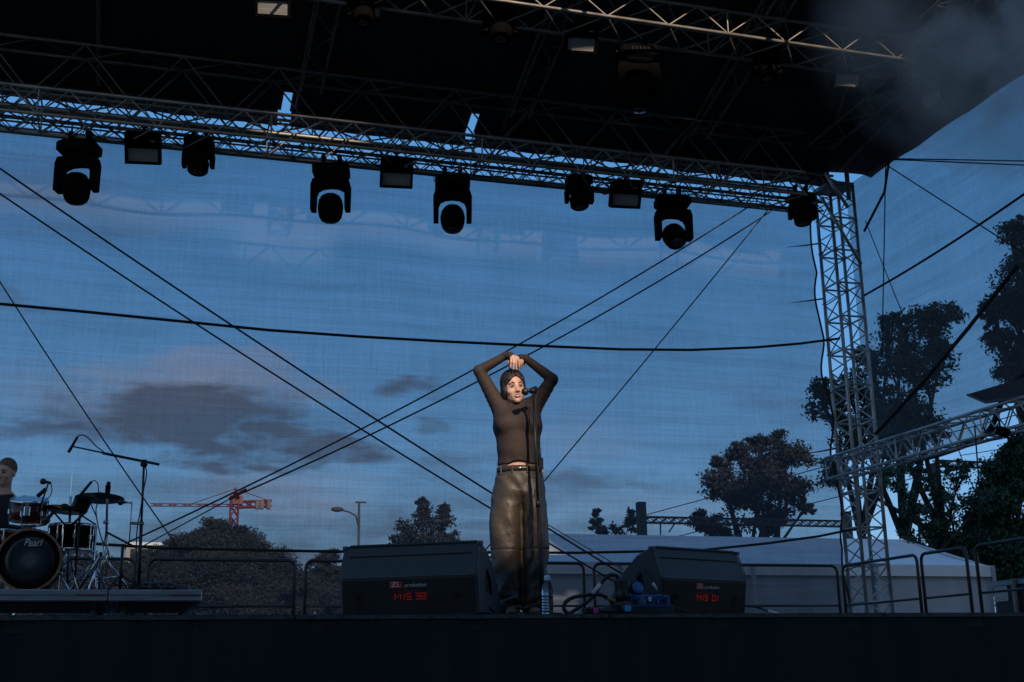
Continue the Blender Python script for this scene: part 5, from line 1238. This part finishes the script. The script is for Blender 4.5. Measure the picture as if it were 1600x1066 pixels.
# rolled hem creases
for (a, b) in ((W_(776, 947, -.07), W_(806, 934, -.10)), (W_(784, 956, -.08), W_(812, 949, -.09)), (W_(818, 952, -.07), W_(846, 944, -.07))): F.cone(a, b, .011, .016, .03)
for (a, b) in ((W_(776, 940, -.10), W_(806, 929, -.12)), (W_(786, 951, -.11), W_(812, 943, -.11))): F.cone(a, b, .004, .006, .012, 'sub')
tr_ = F.mesh('trousers', M['leather'], sg, 1)
def zs(f_): return f_
def ringband(name, py0, py1, secA, m_, parent, grow=.006):
    m = MB(); n = 48; rows_ = []
    for py in (py0, py0, py1, py1):
        rows_.append(py)
    v = []; f = []
    for q, (py, g_) in enumerate(((py0, grow), (py1, grow), (py1, -.006), (py0, -.006))):
        c = sec(py, *secA)
        for k in range(n):
            t = 2*pi*k/n; v.append(sgo+np.array([c[1]+(c[3]+g_)*cos(t), c[2]+(c[4]+g_)*sin(t), c[0]]))
    for q in range(4):
        for k in range(n): f.append((q*n+k, q*n+(k+1) % n, ((q+1) % 4)*n+(k+1) % n, ((q+1) % 4)*n+k))
    m.add(v, f); return m.build(name, m_, parent, True)
wb = ringband('waistband', 740, 731.5, (780, 851, -.005, .119), M['belt'], tr_)
for px in (786, 804, 828, 845):
    c = sec(736, 780, 851, -.005, .119); x = X_(px); yy_ = -sqrt(max(0, 1-((x-c[1])/c[3])**2))*c[4]+c[2]
    m = MB(); m.box(sgo+np.array([x, yy_-.010, c[0]-.004]), (.010, .006, .055)); m.build('belt_loop', M['belt'], wb)
m = MB(); m.ball(sgo+W_(816.5, 731.5, -.132), (.009, .005, .009), 12, 8); m.build('button', M['chrome'], wb, True)
# pocket lines
for s_, pts in ((-1, ((783, 741), (788, 748), (796, 752))), (1, ((848, 741), (844, 748), (836, 751)))):
    v_ = []
    for px, py in pts:
        c = sec(py, 778, 853, -.004, .127); x = X_(px); v_.append(sgo+np.array([x, -sqrt(max(0, 1-((x-c[1])/c[3])**2))*c[4]+c[2]-.004, c[0]]))
    MB().tube(v_, .0035, 5).build('pocket_seam', M['belt'], tr_, True)
for px, s_ in ((800, -1), (836, 1)):
    m = MB(); c = sgo+np.array([X_(px), -.085, .03]); m.ball(c, (.042, .09, .032), 16, 10); m.box(c+np.array([0, .0, -.022]), (.075, .16, .014)); m.build('shoe', M['shoe'], sg, True)
sg.rotation_euler = (0, 0, ROZ)
# body pack at her waist
bk = Matrix.Rotation(ROZ, 3, 'Z'); off = lambda px, py, yl: np.array(bk @ Vector(W_(px, py, yl)))+sgo
rp = empty('radio_pack', off(851, 728, -.02), 'small black radio pack with white label clipped at the singer\'s hip', 'transmitter')
Rz = bk
m = MB(); m.bbox(off(850, 726, -.03), (.034, .06, .085), .006, Rz); m.build('case', M['black'], rp)
MB().tube([off(850, 718, -.02), off(850.5, 706, -.02), off(851, 700, -.02)], .003, 5).build('antenna', M['black'], rp)
m = MB(); m.box(off(853, 737, -.045), (.014, .02, .03), Rz); m.build('label', M['tape'], rp)

# ------------------------------------------------------------------ drummer
DY = 11.75; dp = aY(-7, 900, DY)
KD = F_PX/ (np.linalg.norm(aY(10, 780, DY)-CAM))*1.02
d0 = np.array([dp[0], DY, ZT])
def D_(px, py, yl=0.0): return np.array([(px-8)/KD, yl, aY(10, py, DY)[2]-ZT])
dr = empty('person', d0, 'drummer with short hair in a black T-shirt, cut by the left edge of the photo', 'person')
F = Field((-.42, -.55, .0), (.42, .35, 1.42), .008)
Rd = np.array(Euler((radians(6), 0, radians(-25))).to_matrix()); hd_ = D_(9, 740, 0)
Td = head_sdf(F, hd_, Rd, .98)
F.cone(D_(8, 775, .03), hd_+np.array([0, .01, -.05]), .062, .055, .03)
F.loft([(D_(0, 890)[2], 0, .05, .17, .13), (D_(0, 850)[2], 0, .04, .155, .12), (D_(0, 800)[2], 0, .03, .18, .12), (D_(0, 780)[2], 0, .03, .15, .09), (D_(0, 770)[2], 0, .03, .08, .06)], .04)
for sx in (-1, 1):
    s0 = np.array([sx*.18, .03, D_(0, 785)[2]]); e0 = np.array([sx*.27, -.06, D_(0, 832)[2]]); w0 = np.array([sx*.16, -.32, D_(0, 815)[2]])
    F.cone(s0, e0, .055, .042, .03); F.cone(e0, w0, .04, .027, .01); F.cone(w0, w0+np.array([-sx*.02, -.06, .0]), .027, .035, .02)
    F.cone(np.array([sx*.09, .03, .45]), np.array([sx*.17, -.38, .47]), .085, .06, .04); F.cone(np.array([sx*.17, -.38, .47]), np.array([sx*.17, -.36, .06]), .055, .04, .02)
    for q in range(4): F.cone(w0+np.array([-sx*.02+(q-1.5)*.018, -.07, .01]), w0+np.array([-sx*.02+(q-1.5)*.016, -.10, -.02]), .011, .009, .004)
    F.cone(w0+np.array([-sx*.05, -.05, .0]), w0+np.array([-sx*.045, -.09, -.01]), .011, .010, .006)
dbod = F.mesh('body', M['skin2'], dr, 1)
dro = np.array(woff(dr)); face_parts(lambda p: Td(p)+dro, Rd, .98, dbod, False)
F = Field(hd_-.16, hd_+.19, .006)
F.ell(hd_+Rd @ np.array([0, .026, .052]), (.079, .099, .094), .01, 'add', Rd); F.ell(hd_+Rd @ np.array([0, -.115, -.015]), (.095, .12, .085), .01, 'sub', Rd); F.D = (F.D+.0015*np.sin(np.arange(F.n[0])[:, None, None]*1.9)*np.sin(np.arange(F.n[1])[None, :, None]*1.7)).astype(np.float32); F.cut(lambda x, y, z: hd_[2]-.065-z+0*x)
F.mesh('hair', M['hair2'], dbod, 1)
F = Field((-.36, -.22, .35), (.36, .26, 1.25), .008)
F.loft([(D_(0, 890)[2], 0, .05, .185, .145), (D_(0, 850)[2], 0, .04, .175, .14), (D_(0, 800)[2], 0, .03, .198, .138), (D_(0, 783)[2], 0, .03, .165, .105), (D_(0, 772)[2], 0, .03, .088, .07)], .04)
for sx in (-1, 1):
    s0 = np.array([sx*.18, .03, D_(0, 785)[2]]); e0 = np.array([sx*.27, -.06, D_(0, 832)[2]]); F.cone(s0, s0*.45+e0*.55, .068, .060, .03)
F.mesh('t_shirt', M['tee'], dr, 1)
stl = empty('drum_stool', (d0[0], DY+.05, ZT), 'black round drum stool under the drummer', 'stool', DG)
MB().lathe([(0, 0), (.16, 0), (.17, .03), (.16, .07), (0, .075)], (d0[0], DY+.05, ZT+.30), (0, 0, 1), 20).build('seat', M['black'], stl, True)
MB().tube([(d0[0], DY+.05, ZT+.1), (d0[0], DY+.05, ZT+.3)], .02).build('post', M['chrome'], stl, True); tripod(stl, (d0[0], DY+.05, ZT), .2, .22, M['chrome'], .01)

# ------------------------------------------------------------------ flight case at right edge
YF = 14.4; a = aX(1545, 940, 12.1)
fcx = empty('flight_case', (12.3, a[1], 0), 'dark equipment case with pale badge beyond the railing at the right edge', 'case')
z1 = aX(1560, 908, 12.3)[2]
MB().bbox((12.75, a[1]-1.1, z1/2), (1.1, 2.2, z1), .03).build('body', M['case'], fcx)
MB().box((12.19, a[1]-1.1, z1-.05), (.02, 2.2, .06)).build('edge_trim', M['riser'], fcx)
p = aX(1565, 928, 12.19); MB().box((12.19, p[1], p[2]), (.012, .28, .22)).build('badge', M['reflector'], fcx)
p = aX(1590, 930, 12.19); MB().tube([(12.15, p[1], z1), (12.15, p[1], z1-.9)], .04).build('post', M['alu'], fcx)

# ------------------------------------------------------------------ smoke drifting in at the upper right
m_ = bpy.data.materials.new('smoke'); m_.use_nodes = True; t = m_.node_tree; t.nodes.clear()
o_ = N(t, 'ShaderNodeOutputMaterial'); pv_ = N(t, 'ShaderNodeVolumePrincipled'); pv_.inputs['Color'].default_value = (.93, .94, .95, 1); pv_.inputs['Anisotropy'].default_value = .2
g_ = N(t, 'ShaderNodeTexCoord'); z1_ = N(t, 'ShaderNodeTexNoise'); z1_.inputs['Scale'].default_value = 1.0; z1_.inputs['Detail'].default_value = 5; z1_.inputs['Distortion'].default_value = .8
L(t, g_.outputs['Object'], z1_.inputs['Vector']); ln = N(t, 'ShaderNodeVectorMath', operation='LENGTH'); mp_ = N(t, 'ShaderNodeMapping'); L(t, g_.outputs['Object'], mp_.inputs[0])
SR = (3.0, 2.2, 1.7); mp_.inputs['Scale'].default_value = tuple(1/q for q in SR); L(t, mp_.outputs[0], ln.inputs[0])
fall = Mth(t, 'SUBTRACT', 1.0, ln.outputs[1], clamp=True)
dn = Mth(t, 'MULTIPLY', Mth(t, 'MULTIPLY', Mth(t, 'SUBTRACT', z1_.outputs[0], .44), 5.0, clamp=True), Mth(t, 'MULTIPLY', fall, 2.4))
L(t, dn, pv_.inputs['Density']); L(t, pv_.outputs[0], o_.inputs[1])
c = aY(1590, 60, 11.6); mb = MB(); mb.ball((0, 0, 0), SR, 24, 14); o = mb.build('smoke', m_, None, True); o.location = c
props(o, 'grey stage smoke drifting under the roof in the upper right corner', 'smoke', None, 'stuff')
